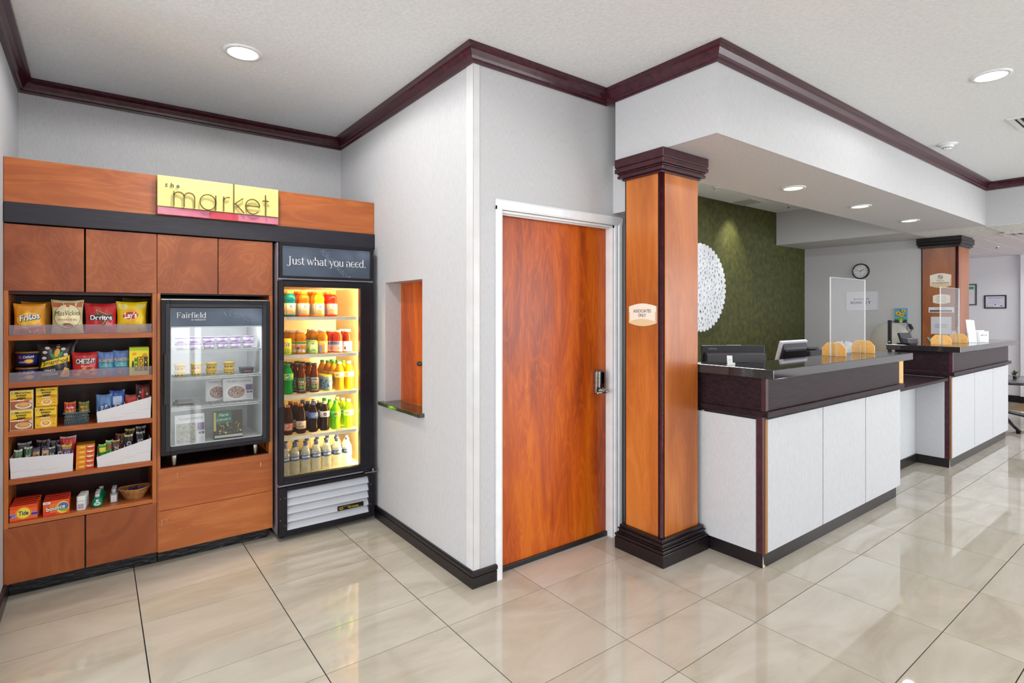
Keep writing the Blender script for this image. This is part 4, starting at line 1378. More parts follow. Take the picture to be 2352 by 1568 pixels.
def d_bnc(p, w, h):
    p.rect(0, .5 * w, 0, .34 * h, '#e03418'); p.rect(.25 * w, .75 * w, .2 * h, .8 * h, '#ee7a1e')
    p.ell(.75 * w, .48 * h, .25 * w, .42 * h, '#f4d42c'); p.ell(.77 * w, .50 * h, .22 * w, .34 * h, '#f2ecd8'); p.ell(.77 * w, .52 * h, .21 * w, .30 * h, '#5a6ca8')
    p.ell(.80 * w, .28 * h, .16 * w, .10 * h, '#8fae20')
    p.text('bounce', .49 * w, .50 * h, .28 * h, '#4a3a3c', w=.74 * w, bold=.07, rot=.10, shear=.1)
    p.text('bounce', .48 * w, .51 * h, .27 * h, '#f8f8f8', w=.72 * w, bold=.02, rot=.10, shear=.1)
    p.rect(.0, .28 * w, .82 * h, .98 * h, '#e8e4e0'); p.text('NEW', .14 * w, .90 * h, .08 * h, '#5a4a48', w=.14 * w)


for k in range(4):
    carton('dryer_sheet_box', 'orange dryer sheet box, ' + ['front one', 'second', 'third', 'rearmost'][k] + ' of four in a row on the bottom shelf', 'dryer sheet box', -.226 + k * .001, -.118 + k * .001, YF + .014 + k * .034, S5 + .001, S5 + .078 + k * .0015, .030, '#ec5a1c', d_bnc if k == 0 else None, 'laundry boxes on the bottom shelf', top='#cc2a1c')


def roundbox(mb, cx, cy, z0, w_, d_, h, r, n=5):
    pts = []
    for (sx, sy, a0) in [(1, 1, 0), (-1, 1, 90), (-1, -1, 180), (1, -1, 270)]:
        for i in range(n + 1):
            a = math.radians(a0 + 90 * i / n)
            pts.append((cx + sx * (w_ / 2 - r) + r * math.cos(a), cy + sy * (d_ / 2 - r) + r * math.sin(a)))
    mb.prism(pts, 'z', z0, z0 + h, smooth=False)
    return mb


for k in range(4):
    c = (-.068 + k * .0045, YF + .035 + k * .030, S5)
    t = thing('deodorant_stick', 'white deodorant stick, ' + ['front one', 'second', 'third', 'rearmost'][k] + ' of four on the bottom shelf', 'deodorant', c, group='deodorant sticks')
    build('stick_body', roundbox(MB(), c[0], c[1], S5, .040, .022, .048, .009), F('#dfe2e4', 0.35), t, bevel=.002)
    build('cap', roundbox(MB(), c[0], c[1], S5 + .0485, .039, .021, .028, .009), F('#e8eaea', 0.3), t, bevel=.004)
    if k == 0:
        pr = Print(face_y(c[0], c[1] - .011, S5))
        pr.rect(-.011, .011, .010, .034, '#6a6670'); pr.rect(-.0095, .0095, .0115, .0325, '#b0a2b0')
        pr.done(t, 'printed_label')


def mouth(k, x, y, label):
    c = (x, y, S5)
    t = thing('mouthwash_bottle', label, 'mouthwash', c, group='green mouthwash bottles')
    build('bottle', MB().lathe([(.018, 0), (.0235, .005), (.0245, .018), (.021, .036), (.013, .050), (.010, .055)], c, 20, sy=.6), liquid('green_mouthwash' + str(k), '#28a878', .45), t)
    build('cap', MB().lathe([(.011, .055), (.011, .070), (.0001, .071)], c, 16), F('#c8d4d4', .3), t)
    if k == 0:
        pr = Print(face_y(c[0], c[1] - .0145, S5))
        pr.ell(0, .020, .015, .010, '#d4e8e4'); pr.ell(0, .021, .010, .004, '#58b0a0'); pr.rect(-.006, .006, .032, .044, '#d8e0e4')
        pr.done(t, 'printed_label')


for k, (x, y) in enumerate([(.003, .040), (.004, .075), (.006, .11), (.010, .145), (.022, .20)]):
    mouth(k, x, YF + y, 'green mouthwash bottle, ' + ['front one', 'second', 'third', 'fourth', 'rearmost'][k] + ' of five on the bottom shelf')
for k in range(3):
    c = (.078 + k * .003, YF + .075 + k * .035, S5)
    t = thing('toiletry_bottle', 'clear square toiletry bottle, ' + ['front one', 'middle one', 'rear one'][k] + ' of three left of the wicker bowl', 'toiletry bottle', c, group='clear toiletry bottles')
    build('bottle', roundbox(MB(), c[0], c[1], S5, .034, .022, .052, .004), liquid('clear_toiletry' + str(k), '#c8ccd2', .5), t, bevel=.002)
    build('cap', MB().lathe([(.011, .052), (.011, .077), (.0001, .0775)], c, 16), F('#b4b4ba', .35), t)
    if k == 0:
        pr = Print(face_y(c[0], c[1] - .011, S5))
        pr.rect(-.012, .012, .006, .042, '#e2e2e4'); pr.rect(-.0008, .0008, .022, .034, '#6a6a70'); pr.rect(-.008, .008, .014, .016, '#9a9aa0')
        pr.done(t, 'printed_label')

# wicker bowl with wrapped mints
wb = thing('wicker_bowl', 'small oval woven wicker bowl at the right of the bottom shelf', 'bowl', (.178, YF + .085, S5))
mb = MB()
cx, cy = .178, YF + .085
NR, NS = 11, 44
for j in range(NR):
    q = j / (NR - 1)
    rx, ry, z = .042 + .034 * q, .032 + .028 * q, S5 + .002 + .058 * q
    pts = []
    for i in range(NS + 1):
        a = 2 * PI * i / NS
        wv = .0016 * (1 if (i + j) % 2 else -1)
        pts.append((cx + (rx + wv) * math.cos(a), cy + (ry + wv) * math.sin(a), z + .007 * (math.cos(a) ** 2) * q))
    mb.tube(pts, .0027, 5)
build('woven_side', mb, mottled('wicker', [(0.3, '#8c5426'), (0.7, '#c48a4c')], 60, .6), wb)
build('bowl_base', MB().lathe([(.040, 0), (.042, .004), (.0001, .005)], (cx, cy, S5), 24, sy=.8), F('#8c5a2c', .6), wb)
mb = MB()
pts = []
for i in range(41):
    a = 2 * PI * i / 40
    pts.append((cx + .078 * math.cos(a), cy + .062 * math.sin(a), S5 + .061 + .007 * math.cos(a) ** 2))
build('rim', mb.tube(pts, .0042, 6), F('#a87440', .55), wb)
for k in range(16):
    a, r = random.uniform(0, 6.28), random.uniform(0, .045)
    x, y = cx + r * math.cos(a), cy + r * .7 * math.sin(a)
    z = S5 + .052 + random.uniform(-.004, .008)
    t = thing('wrapped_mint', 'purple foil wrapped mint in the wicker bowl', 'candy', (x, y, z), group='purple wrapped mints in the wicker bowl')
    m_ = MB()
    m_.lathe([(.0001, -.005), (.008, -.003), (.009, 0), (.008, .003), (.0001, .005)], (x, y, z), 10)
    q = random.uniform(0, 3)
    for s_ in (1, -1):
        e = (x + s_ * .016 * math.cos(q), y + s_ * .016 * math.sin(q))
        m_.add([(x + s_ * .006 * math.cos(q), y + s_ * .006 * math.sin(q), z), (e[0] - .005 * math.sin(q), e[1] + .005 * math.cos(q), z + .003), (e[0] + .005 * math.sin(q), e[1] - .005 * math.cos(q), z + .003)], [(0, 1, 2)])
    build('foil', m_, F(random.choice(['#4a3470', '#5a4488', '#3c2a5c', '#8a8ab0']), .25, .3), t)
# ================================================================ FRIDGES
def shellbox(x0, x1, y0, y1, z0, z1, t, mi=0):
    return MB().box(x0, x0 + t, y0, y1, z0, z1, mi).box(x1 - t, x1, y0, y1, z0, z1, mi).box(x0 + t, x1 - t, y0, y1, z1 - t, z1, mi).box(x0 + t, x1 - t, y0, y1, z0, z0 + t, mi).box(x0 + t, x1 - t, y1 - t, y1, z0 + t, z1 - t, mi)


def plume(pr, u, v, L, a0, n, seed, c='#5f6e82'):
    """a soft wheat-ear figure: many fine tapered hairs either side of a stem"""
    r = random.Random(seed)
    for k in range(n * 3):
        q = r.uniform(0, 1)
        bx, by = u + L * q * math.cos(a0), v + L * q * math.sin(a0)
        a = a0 + r.choice((1, -1)) * r.uniform(.15, 1.0)
        l_ = L * r.uniform(.06, .26) * (1.1 - .6 * q)
        w_ = L * r.uniform(.003, .010)
        m_ = (bx + l_ * .45 * math.cos(a), by + l_ * .45 * math.sin(a))
        e = (bx + l_ * math.cos(a), by + l_ * math.sin(a))
        nx, ny = -math.sin(a) * w_, math.cos(a) * w_
        pr.poly([(bx, by), (m_[0] + nx, m_[1] + ny), e, (m_[0] - nx, m_[1] - ny)], r.choice([c, '#556479', '#6f7d90', '#8a96a6']))
        pr.lift = 0.0006 + (k % 8) * 0.00025


# ---- small merchandiser
mf = thing('merchandiser_fridge', 'small black glass-door fridge set in the wood cabinet bay', 'fridge', (0.596, 4.0, 0.567))
build('fridge_body', shellbox(.312, .880, 3.803, 4.30, .650, 1.548, .012), M['fridge'], mf)
build('inner_liner', shellbox(.325, .867, 3.804, 4.28, .663, 1.535, .010), M['liner2'], mf)
fr = MB()
fr.box(.299, .345, 3.762, 3.800, .645, 1.552).box(.846, .892, 3.762, 3.800, .645, 1.552).box(.345, .846, 3.762, 3.800, 1.507, 1.552).box(.345, .846, 3.762, 3.800, .645, .691)
build('door_frame', fr, M['fridge'], mf, bevel=.004)
build('inner_frame', MB().box(.320, .343, 3.756, 3.763, .668, 1.530).box(.848, .871, 3.756, 3.763, .668, 1.530).box(.343, .848, 3.756, 3.763, 1.509, 1.530).box(.343, .848, 3.756, 3.763, .668, .689), M['black'], mf, bevel=.003)
build('top_strip', MB().box(.299, .884, 3.765, 3.80, 1.553, 1.560), M['steel'], mf, bevel=.001)
gp = build('glass_pane', MB().box(.344, .847, 3.772, 3.776, .690, 1.396), M['glass_m'], mf)
build('glass_edge', MB().box(.345, .349, 3.770, 3.778, .692, 1.395).box(.842, .846, 3.770, 3.778, .692, 1.395).box(.345, .846, 3.770, 3.778, 1.389, 1.395).box(.345, .846, 3.770, 3.778, .692, .697), F('#b9bec2', .3, .3), mf)
bn = build('banner', MB().box(.345, .846, 3.768, 3.778, 1.396, 1.507), M['banner'], mf, label='slate blue printed banner')
pr = Print(face_y(0, 3.768, 0))
plume(pr, .62, 1.492, .20, -.42, 30, 5)
pr.done(mf, 'printed_plume')['kind'] = 'stuff'
pr = Print(face_y(0, 3.766, 0))
serif(pr, 'Fairfield', .374, 1.448, .046, '#e6eaee')
pr.text('BY MARRIOTT', .490, 1.436, .0072, '#e6eaee', w=.076, bold=.01)
pr.rect(.345, .347, 1.397, 1.507, '#8c96a2')
pr.done(mf, 'printed_lettering')
build('handle', MB().box(.311, .335, 3.728, 3.756, .945, 1.243), M['black'], mf, bevel=.004)
for (x, y) in [(.369, 3.83), (.817, 3.83), (.369, 4.22), (.817, 4.22)]:
    build('leg', MB().lathe([(.011, 0), (.013, .004), (.016, .045), (.018, .083)], (x, y, .567), 16), M['steel'], mf)


def wire_shelf(name, parent, x0, x1, y0, y1, z, n, drop=.016, mat=None):
    m_ = MB()
    m_.box(x0, x1, y0, y0 + .004, z - .004, z).box(x0, x1, y0, y0 + .004, z - drop, z - drop + .005)
    m_.box(x0, x1, y1 - .004, y1, z - .004, z).box(x0, x0 + .004, y0, y1, z - .004, z).box(x1 - .004, x1, y0, y1, z - .004, z)
    m_.box(x0, x1, (y0 + y1) / 2, (y0 + y1) / 2 + .004, z - .006, z - .003)
    k = build(name, m_, mat or M['wire'], parent)
    r = MB()
    for i in range(n):
        x = x0 + (x1 - x0) * (i + .5) / n
        r.box(x - .0011, x + .0011, y0 + .002, y1 - .002, z - .003, z - .0008)
        r.box(x - .0011, x + .0011, y0 + .0005, y0 + .0035, z - drop + .003, z - .002)
    build('shelf_rods', r, mat or M['wire'], k)
    return k


for z in (1.250, 1.087, .907):
    wire_shelf('wire_shelf', mf, .337, .855, 3.83, 4.24, z, 42, mat=F('#d0d2d2', .3))
tl = build('light_tube', MB().box(.36, .84, 3.815, 3.83, 1.512, 1.524), emit('cool_tube', '#eef4ff', 5), mf)
a_ = area('merchandiser_light', (.596, 3.84, 1.505), (math.radians(12), 0, 0), .48, .04, 3.2, (.95, .98, 1))


def cup(c, label, first=None):
    t = thing('dessert_cup', label, 'dessert cup', c, group='purple lidded cake cups')
    build('cup', MB().lathe([(.026, 0), (.0325, .033)], c, 22), F('#e4dfe8', .4), t)
    build('lid', MB().lathe([(.0345, .033), (.035, .037), (.033, .0385), (.0001, .0385)], c, 22), F('#a07ab8', .35), t)
    fn = lambda u, v, l: (c[0] + (.0268 + v * .197 + l) * math.sin(u / .03 - .2), c[1] - (.0268 + v * .197 + l) * math.cos(u / .03 - .2), c[2] + v)
    pr = Print(fn)
    pr.text('CAKE', 0, .010, .010, '#8a4a9c', w=.032, bold=.02)
    pr.text('mug', 0, .023, .006, '#b088b8', w=.026)
    pr.done(t, 'printed_label')
    return t


c0 = None
for k in range(6):
    for j in range(2):
        loc = (.412 + .0755 * k, 3.90, 1.2505 + .0392 * j)
        lb = ('upper' if j else 'lower') + ' cake cup, ' + ['first', 'second', 'third', 'fourth', 'fifth', 'sixth'][k] + ' stack from the left in the small fridge'
        if c0 is None:
            c0 = cup(loc, lb)
        else:
            dup(c0, loc, label=lb)


def tub(c, label):
    t = thing('snack_tub', label, 'yellow tub', c, group='yellow snack tubs')
    build('tub', MB().lathe([(.026, 0), (.0315, .034)], c, 22), F('#dcbc52', .4), t)
    build('lid', MB().lathe([(.0345, .033), (.035, .0365), (.033, .0385), (.0001, .0385)], c, 22), F('#e6b82a', .35), t)
    fn = lambda u, v, l: (c[0] + (.0265 + v * .165 + l) * math.sin(u / .03 - .2), c[1] - (.0265 + v * .165 + l) * math.cos(u / .03 - .2), c[2] + v)
    pr = Print(fn)
    for q in (-.026, -.008, .012):
        pr.ell(q, .011, .005, .003, '#2c2a24'); pr.rect(q + .003, q + .006, .008, .015, '#2c2a24')
    pr.rect(-.03, .03, .020, .027, '#c8a03c', 4)
    pr.done(t, 'printed_label')
    return t


c1 = None
for k, x in enumerate((.407, .494, .577, .676)):
    for j in range(2):
        loc = (x, 3.90, 1.0875 + .0392 * j)
        lb = ('upper' if j else 'lower') + ' yellow tub, ' + ['first', 'second', 'third', 'fourth'][k] + ' stack from the left in the small fridge'
        c1 = tub(loc, lb) if c1 is None else c1
        if c1['label'] != lb:
            dup(c1, loc, label=lb)
t = thing('snack_tray', 'small dark lidded tray at the right of the second fridge shelf', 'food tray', (.78, 3.9, 1.0875))
build('tray', MB().prism([(.748, 1.0875), (.812, 1.0875), (.818, 1.118), (.742, 1.118)], 'y', 3.87, 3.95), F('#221c20', .3), t)
build('tray_lid', MB().box(.741, .819, 3.869, 3.951, 1.118, 1.124), F('#4a4448', .3), t)
pr = Print(face_y(.78, 3.87, 1.0875)); pr.rect(-.02, .02, .012, .016, '#c86a5c'); pr.done(t, 'tray_print')


def frozen(name, label, x, y, z, w_, h, lean, yaw, draw, base='#dcd9da', cat='frozen meal box'):
    t = thing(name, label, cat, (x, y, z), (lean, 0, yaw), group='frozen meal boxes', local=True)
    build('carton', MB().box(-w_ / 2, w_ / 2, 0, .028, 0, h), F(base, .4), t, bevel=.001)
    pr = Print(face_y(0, 0, 0)); draw(pr, w_, h); pr.done(t, 'printed_front')
    return t


def d_lean(plate):
    def f(p, w, h):
        p.rect(-.48 * w, .48 * w, .78 * h, .97 * h, '#d6d2d6')
        p.text('+Lean', -.20 * w, .88 * h, .10 * h, '#6a6668', w=.38 * w)
        p.text('cuisine', .24 * w, .88 * h, .10 * h, '#6a6668', w=.40 * w)
        if plate:
            p.ell(-.08 * w, .40 * h, .36 * w, .34 * h, '#e8e6e8'); p.ell(-.06 * w, .38 * h, .29 * w, .27 * h, '#b48a84')
        else:
            p.rect(-.46 * w, .2 * w, .06 * h, .72 * h, '#a8a59c')
        r = random.Random(3)
        for k in range(60):
            a, b = r.uniform(0, 6.28), r.uniform(0, 1) ** .5
            if plate:
                u_, v_ = -.06 * w + .27 * w * b * math.cos(a), .38 * h + .25 * h * b * math.sin(a)
            else:
                u_, v_ = r.uniform(-.42, .16) * w, r.uniform(.1, .68) * h
            p.ell(u_, v_, r.uniform(.015, .04) * w, .014 * h, r.choice(['#8a5a50', '#d8cfc4', '#6f6a50', '#c8a094', '#e0dcd4', '#6c5a56']), rot=a, n=8, rings=1)
        p.rect(.24 * w, .47 * w, .45 * h, .70 * h, '#6a4a78')
        p.rect(.27 * w, .35 * w, .32 * h, .40 * h, '#4a4050'); p.rect(.38 * w, .46 * w, .32 * h, .40 * h, '#4a4050')
        for q in range(4):
            p.rect(.26 * w, .45 * w, (.22 - .04 * q) * h, (.232 - .04 * q) * h, '#a8a4aa')
    return f


frozen('frozen_meal_box', 'white frozen meal box behind the front one, third fridge shelf', .632, 3.985, .9085, .150, .142, -.05, 0, d_lean(True))
frozen('frozen_meal_box', 'white frozen meal box with a noodle bowl, front right of the third fridge shelf', .736, 3.925, .9085, .176, .144, -.05, 0, d_lean(True))
frozen('frozen_meal_box', 'white frozen meal box leaning at the lower left of the small fridge', .457, 3.86, .675, .160, .180, -.12, .05, d_lean(False))


def d_marie(p, w, h):
    p.rect(-.46 * w, .12 * w, .55 * h, .97 * h, '#2f6a52')
    p.text('Marie', -.16 * w, .86 * h, .10 * h, '#dfe6d8', w=.34 * w, shear=.3, rot=.05)
    p.text("Callender's", -.16 * w, .70 * h, .08 * h, '#dfe6d8', w=.48 * w, shear=.3, rot=.05)
    p.rect(-.5 * w, -.42 * w, .3 * h, .97 * h, '#c8b468')
    r = random.Random(9)
    for k in range(60):
        p.ell(r.uniform(-.3, .45) * w, r.uniform(.18, .62) * h, r.uniform(.02, .06) * w, r.uniform(.01, .03) * h, r.choice(['#4a3a20', '#6a7a34', '#9a7a3c', '#8a4a2c', '#d8c08c', '#3c3a24']), rot=r.uniform(0, 3), n=9, rings=1)
    p.rect(-.48 * w, .48 * w, .06 * h, .14 * h, '#c8c4c0')


frozen('frozen_meal_box', 'dark green and brown frozen meal box in the middle of the fridge floor', .674, 3.90, .675, .166, .176, -.10, -.04, d_marie, '#3a3228')
t = thing('flat_food_pack', 'flat plastic food pack lying at the left of the third fridge shelf', 'food pack', (.434, 3.95, .908))
build('pack', MB().prism([(.378, .9085), (.49, .9085), (.482, .930), (.40, .934)], 'y', 3.90, 4.02), F('#8f8c8e', .3), t, bevel=.003)
build('pack_band', MB().box(.392, .478, 3.896, 3.90, .910, .921), F('#5a3038', .4), t)

# ---- tall cooler
tf = thing('drinks_cooler', 'tall black glass-door drinks cooler glowing warm beside the grey wall', 'fridge', (1.25, 4.1, 0))
X0, X1, YD = .934, 1.580, 3.712
build('cooler_body', shellbox(X0 + .002, X1, 3.762, 4.43, .035, 1.935, .028), M['fridge_side'], tf)
build('inner_liner', shellbox(.963, 1.551, 3.763, 4.40, .372, 1.668, .012), M['liner'], tf)
build('machine_deck', MB().box(.964, 1.55, 3.80, 4.40, .340, .371), M['black'], tf)
# sign box
sb = MB().box(X0 + .006, .956, YD + .004, 3.762, 1.704, 1.936).box(1.550, 1.570, YD + .004, 3.762, 1.704, 1.936).box(.956, 1.550, YD + .004, 3.762, 1.914, 1.936).box(.956, 1.550, YD + .004, 3.762, 1.704, 1.718)
build('sign_frame', sb, M['fridge'], tf, bevel=.003)
build('sign_banner', MB().box(.956, 1.550, YD + .012, YD + .02, 1.718, 1.914), M['banner'], tf, label='slate blue lit sign banner')
pr = Print(face_y(0, YD + .012, 0))
plume(pr, 1.20, 1.900, .26, -.75, 34, 8)
pr.done(tf, 'printed_plume')['kind'] = 'stuff'
pr = Print(face_y(0, YD + .0095, 0))
serif(pr, 'Just what you need.', .985, 1.795, .0735, '#eef0f2', .92)
pr.done(tf, 'printed_lettering')
build('steel_rule', MB().box(X0 + .004, X1 - .004, YD + .02, 3.762, 1.694, 1.704), F('#9a9aa4', .3, .5), tf)
# door
GX0, GX1, GZ0, GZ1 = .966, 1.476, .408, 1.647
df = MB().box(X0, GX0, YD, 3.758, .364, 1.688).box(GX1, X1 - .008, YD, 3.758, .364, 1.688).box(GX0, GX1, YD, 3.758, GZ1, 1.688).box(GX0, GX1, YD, 3.758, .364, GZ0)
build('door_frame', df, M['fridge'], tf, bevel=.004)
build('inner_bead', MB().box(X0 + .012, X0 + .016, YD - .002, YD + .002, .380, 1.672).box(X1 - .030, X1 - .024, YD - .002, YD + .002, .380, 1.672).box(X0 + .012, X1 - .024, YD - .002, YD + .002, 1.668, 1.672).box(X0 + .012, X1 - .024, YD - .002, YD + .002, .380, .386), M['black'], tf)
build('glass_pane', MB().box(GX0, GX1, YD + .012, YD + .016, GZ0, GZ1), M['glass'], tf)
build('door_handle', MB().box(X0 - .008, X0 + .022, YD - .030, YD, .872, 1.176), M['black'], tf, bevel=.005)
hg = MB().box(1.50, 1.592, 3.69, 3.76, .352, .358).tube([(1.565, 3.705, .340), (1.565, 3.705, .375)], .008, 10)
build('bottom_hinge', hg, M['steel'], tf)
build('steel_rule', MB().box(X0 + .004, 1.55, YD + .02, 3.762, .350, .362), F('#a4a4b0', .3, .5), tf)
# louvred grille
gz0, gz1, gx0, gx1 = .062, .322, .986, 1.540
gf = MB().box(X0 + .002, gx0, YD + .004, 3.762, .030, .346).box(gx1, X1 + .004, YD + .004, 3.762, .030, .346).box(gx0, gx1, YD + .004, 3.762, gz1, .346).box(gx0, gx1, YD + .004, 3.762, .030, gz0)
build('grille_frame', gf, M['fridge'], tf, bevel=.003)
build('grille_edge', MB().box(X0 + .022, X0 + .026, YD + .001, YD + .005, .04, .34).box(X1 - .022, X1 - .018, YD + .001, YD + .005, .04, .34), M['black'], tf)
nl = 5
ph = (gz1 - gz0) / nl
for k in range(nl):
    z = gz0 + k * ph
    build('louver', MB().prism([(YD + .040, z + ph + .004), (YD + .014, z + .012), (YD + .010, z + .005), (YD + .014, z + .001), (YD + .022, z + .003), (YD + .046, z + ph - .004)], 'x', gx0, gx1), F('#c9cdd6', .35), tf)
build('grille_back', MB().box(gx0, gx1, 3.762, 3.77, gz0, gz1), M['black'], tf)
bd = build('brand_badge', MB().box(1.317, 1.500, YD + .004, YD + .013, .119, .150), F('#15140f', .3), tf, bevel=.001)
pr = Print(face_y(0, YD + .004, 0))
pr.text('true', 1.425, .1355, .013, '#c8ae3c', w=.075, bold=.02, shear=.3)
pr.line(1.350, .1445, 1.40, .1445, .0015, '#c8ae3c'); pr.line(1.40, .1255, 1.492, .1255, .0012, '#c8ae3c')
pr.ell(1.340, .134, .014, .010, '#a8902c', hole=.6); pr.line(1.33, .134, 1.35, .134, .002, '#c8ae3c')
pr.done(tf, 'badge_print')
for (x, z) in [(.944, .28), (.944, .14), (.972, .28), (.972, .10), (1.553, .26), (1.553, .12)]:
    build('screw', MB().lathe([(.0035, 0), (.003, .002), (.0001, .0024)], (0, 0, 0), 8), M['steel'], tf)
    o = bpy.data.objects[[q.name for q in tf.children if q.name.startswith('screw')][-1]]
    o.location = (x - 1.25, YD + .0042 - 4.1, z)
    o.rotation_euler = (PI / 2, 0, 0)
    o.data.transform(__import__('mathutils').Matrix.Translation((1.25, 4.1, 0)))
for (x, y) in [(.97, 3.80), (1.54, 3.80), (.97, 4.39), (1.54, 4.39)]:
    build('caster', MB().lathe([(.018, 0), (.02, .01), (.015, .035)], (x, y, 0), 14), M['fridge'], tf)
CZ = [1.4515, 1.1965, .9300, .6560, .3845]
for z in CZ[:4]:
    ks = wire_shelf('wire_shelf', tf, .978, 1.488, 3.782, 4.33, z - .001, 50, .022)
    build('shelf_edge', MB().box(.978, 1.488, 3.786, 3.788, z - .023, z - .002), F('#f0e6d0', .4), ks)
# warm tube behind the door post; top strip and its light are added, unseen
build('light_tube', MB().tube([(1.494, 3.775, .42), (1.494, 3.775, 1.63)], .006, 10), M['tubew'], tf)
build('top_fill_strip', MB().box(1.0, 1.50, 3.768, 3.774, 1.648, 1.654), M['tubew'], tf)
area('cooler_light', (1.520, 3.776, 1.03), (PI / 2, 0, math.radians(42)), .02, 1.22, 25, (1, .70, .30))
area('cooler_light', (1.23, 3.786, 1.645), (math.radians(20), 0, 0), .5, .03, 3, (1, .70, .30))  # added unseen light filling the cooler from above

# ---- drinks
BASEANG = -.28


def drink(name, label, cat, group, c, prof, liq, cap, band=None, draw=None, n=20, neck=None):
    t = thing(name, label, cat, c, group=group)
    build('bottle', MB().lathe(prof, c, n), liq, t)
    r_, z0_, z1_, cc = cap
    if cc:
        build('cap', MB().lathe([(r_, z0_), (r_, z1_ - .001), (r_ - .001, z1_), (.0001, z1_)], c, 16), F(cc, .35), t)
    if band:
        r, b0, b1, bc = band
        k = build('label', MB().lathe([(r, b0), (r, b1)], c, n), F(bc, .35), t)
        me = k.data
        if draw:
            fn = lambda u, v, l: (c[0] + (r + l) * math.sin(u / r + BASEANG), c[1] - (r + l) * math.cos(u / r + BASEANG), c[2] + v)
            pr = Print(fn); pr.curved = True; draw(pr, b0, b1, r); pr.done(t, 'printed_label')
    return t


RK = [', front', ', second back', ', third back', ', fourth back']


def file_(first, c, n, dy, dx=0.0):
    for k in range(1, n):
        dup(first, (c[0] + dx * k, c[1] + dy * k, c[2]), label=first['label'].replace(RK[0], RK[k]))


def shelfrow(args):
    pass


LQ = {k: liquid('liquid_' + k, h, tr) for k, h, tr in [
    ('teal', '#086476', .3), ('orange', '#dc5e08', .3), ('amber', '#dc8c0c', .3), ('yellow', '#e09c14', .3), ('red', '#cc2008', .3),
    ('juice', '#e08c10', .3), ('cran', '#c83a14', .35), ('green', '#18a84c', .4), ('tea', '#7a3410', .4), ('cola', '#2a1208', .25), ('rootcola', '#3a1a0c', .3),
    ('lime', '#8fe000', .45), ('limey', '#c4ec00', .45), ('citrus', '#f0a800', .45), ('citrus2', '#f0c010', .45), ('clearneck', '#e8dccc', .8)]}

# top shelf: sports drinks
P_SPORT = [(.031, 0), (.0355, .005), (.036, .012), (.036, .096), (.033, .101), (.036, .108), (.037, .122), (.033, .140), (.022, .154), (.021, .158)]


def d_sport(p, b0, b1, r):
    m_ = (b0 + b1) / 2
    p.ell(.006, m_ + .016, .015, .017, '#f4f0e8'); p.ell(.008, m_ + .016, .008, .010, '#3a3834', hole=.5)
    p.rect(-.014, .018, m_ - .026, m_ - .012, '#d8903c', 2); p.rect(-.03, -.022, b0 + .002, b1 - .002, '#8a8074', 1)


for k, (x, lq, nm, nn) in enumerate([(1.046, 'teal', 'blue', 2), (1.137, 'orange', 'orange', 3), (1.240, 'yellow', 'yellow', 3), (1.332, 'red', 'red', 3)]):
    c = (x, 3.875, CZ[0])
    f = drink('sports_drink', nm + ' sports drink bottle on the top cooler shelf' + RK[0], 'drink bottle', 'sports drinks on the top shelf', c, P_SPORT, LQ[lq], (.023, .156, .176, '#e88a1c' if k else '#d8902c'), (.0365, .014, .090, '#b8aea4' if k < 3 else '#a87c74'), d_sport)
    file_(f, c, nn, .078, -.004)

# second shelf
c = (1.026, 3.87, CZ[1])
def d_v8(p, b0, b1, r):
    p.rect(-.04, .04, b0 + .002, b0 + .030, '#9ac01c', 4); p.rect(-.03, -.012, b0 + .05, b0 + .085, '#f0941c', 2)
    p.ell(.004, .066, .016, .022, '#f2eec0'); p.text('V8', .004, .066, .022, '#2c4a1c', w=.024, bold=.02, shear=.15)
    p.rect(-.035, .035, b0 + .006, b0 + .010, '#3c8a2c', 4)
drink('juice_can', 'yellow and green vegetable juice can at the left of the second cooler shelf', 'drink can', None, c, [(.024, 0), (.027, .004), (.027, .102), (.024, .108), (.0001, .108)], F('#e8d818', .3), (.0, 0, 0, None), (.0273, .004, .102, '#e4dc1e'), d_v8)
P_JUG = [(.032, 0), (.034, .004), (.034, .088), (.031, .094), (.034, .102), (.034, .116), (.028, .132), (.019, .142), (.019, .146)]
def d_juice(p, b0, b1, r):
    p.rect(-.045, .045, b1 - .014, b1 - .002, '#3a8a34', 5)
    for (u, v, a, c_) in [(.0, .045, .014, '#e07a1c'), (-.022, .04, .010, '#4a4a80'), (.024, .05, .011, '#f0a02c'), (-.008, .025, .010, '#c8c0d0'), (.016, .022, .010, '#e8e0d8')]:
        p.ell(u, v, a, a, c_)
for k, x in enumerate((1.078, 1.122)):
    c = (x, 3.93 - .045 * k, CZ[1])
    f = drink('juice_bottle', ['golden juice bottle behind, second shelf at left', 'golden juice bottle in front, second shelf at left'][k] + RK[0], 'drink bottle', 'golden juice bottles', c, P_JUG, LQ['juice'], (.021, .144, .158, '#e8d4bc'), (.0345, .010, .084, '#c8b08c'), d_juice)
    file_(f, c, 3 if k == 0 else 2, .075, -.01)
c = (1.198, 3.865, CZ[1])
def d_pouch(p, b0, b1, r):
    p.ell(0, .045, .026, .034, '#dfe8b0'); p.ell(.004, .050, .016, .018, '#f4f4c8'); p.ell(0, .024, .018, .009, '#7cc03c'); p.ell(-.004, .070, .012, .006, '#8ac844')
f = drink('green_juice_jug', 'squat green labelled juice bottle on the second cooler shelf' + RK[0], 'drink bottle', None, c, [(.028, 0), (.032, .004), (.032, .080), (.022, .092), (.019, .096)], liquid('pale_green_jug', '#a8c47c', .3), (.020, .094, .104, '#5a3c2c'), (.0325, .006, .080, '#9cc070'), d_pouch)
file_(f, c, 2, .075, -.006)
def d_oj(p, b0, b1, r):
    p.ell(.006, .04, .016, .02, '#f0982c'); p.ell(-.014, .03, .012, .026, '#8a8ab0'); p.rect(.016, .03, .012, .07, '#f4ecd4', 2)
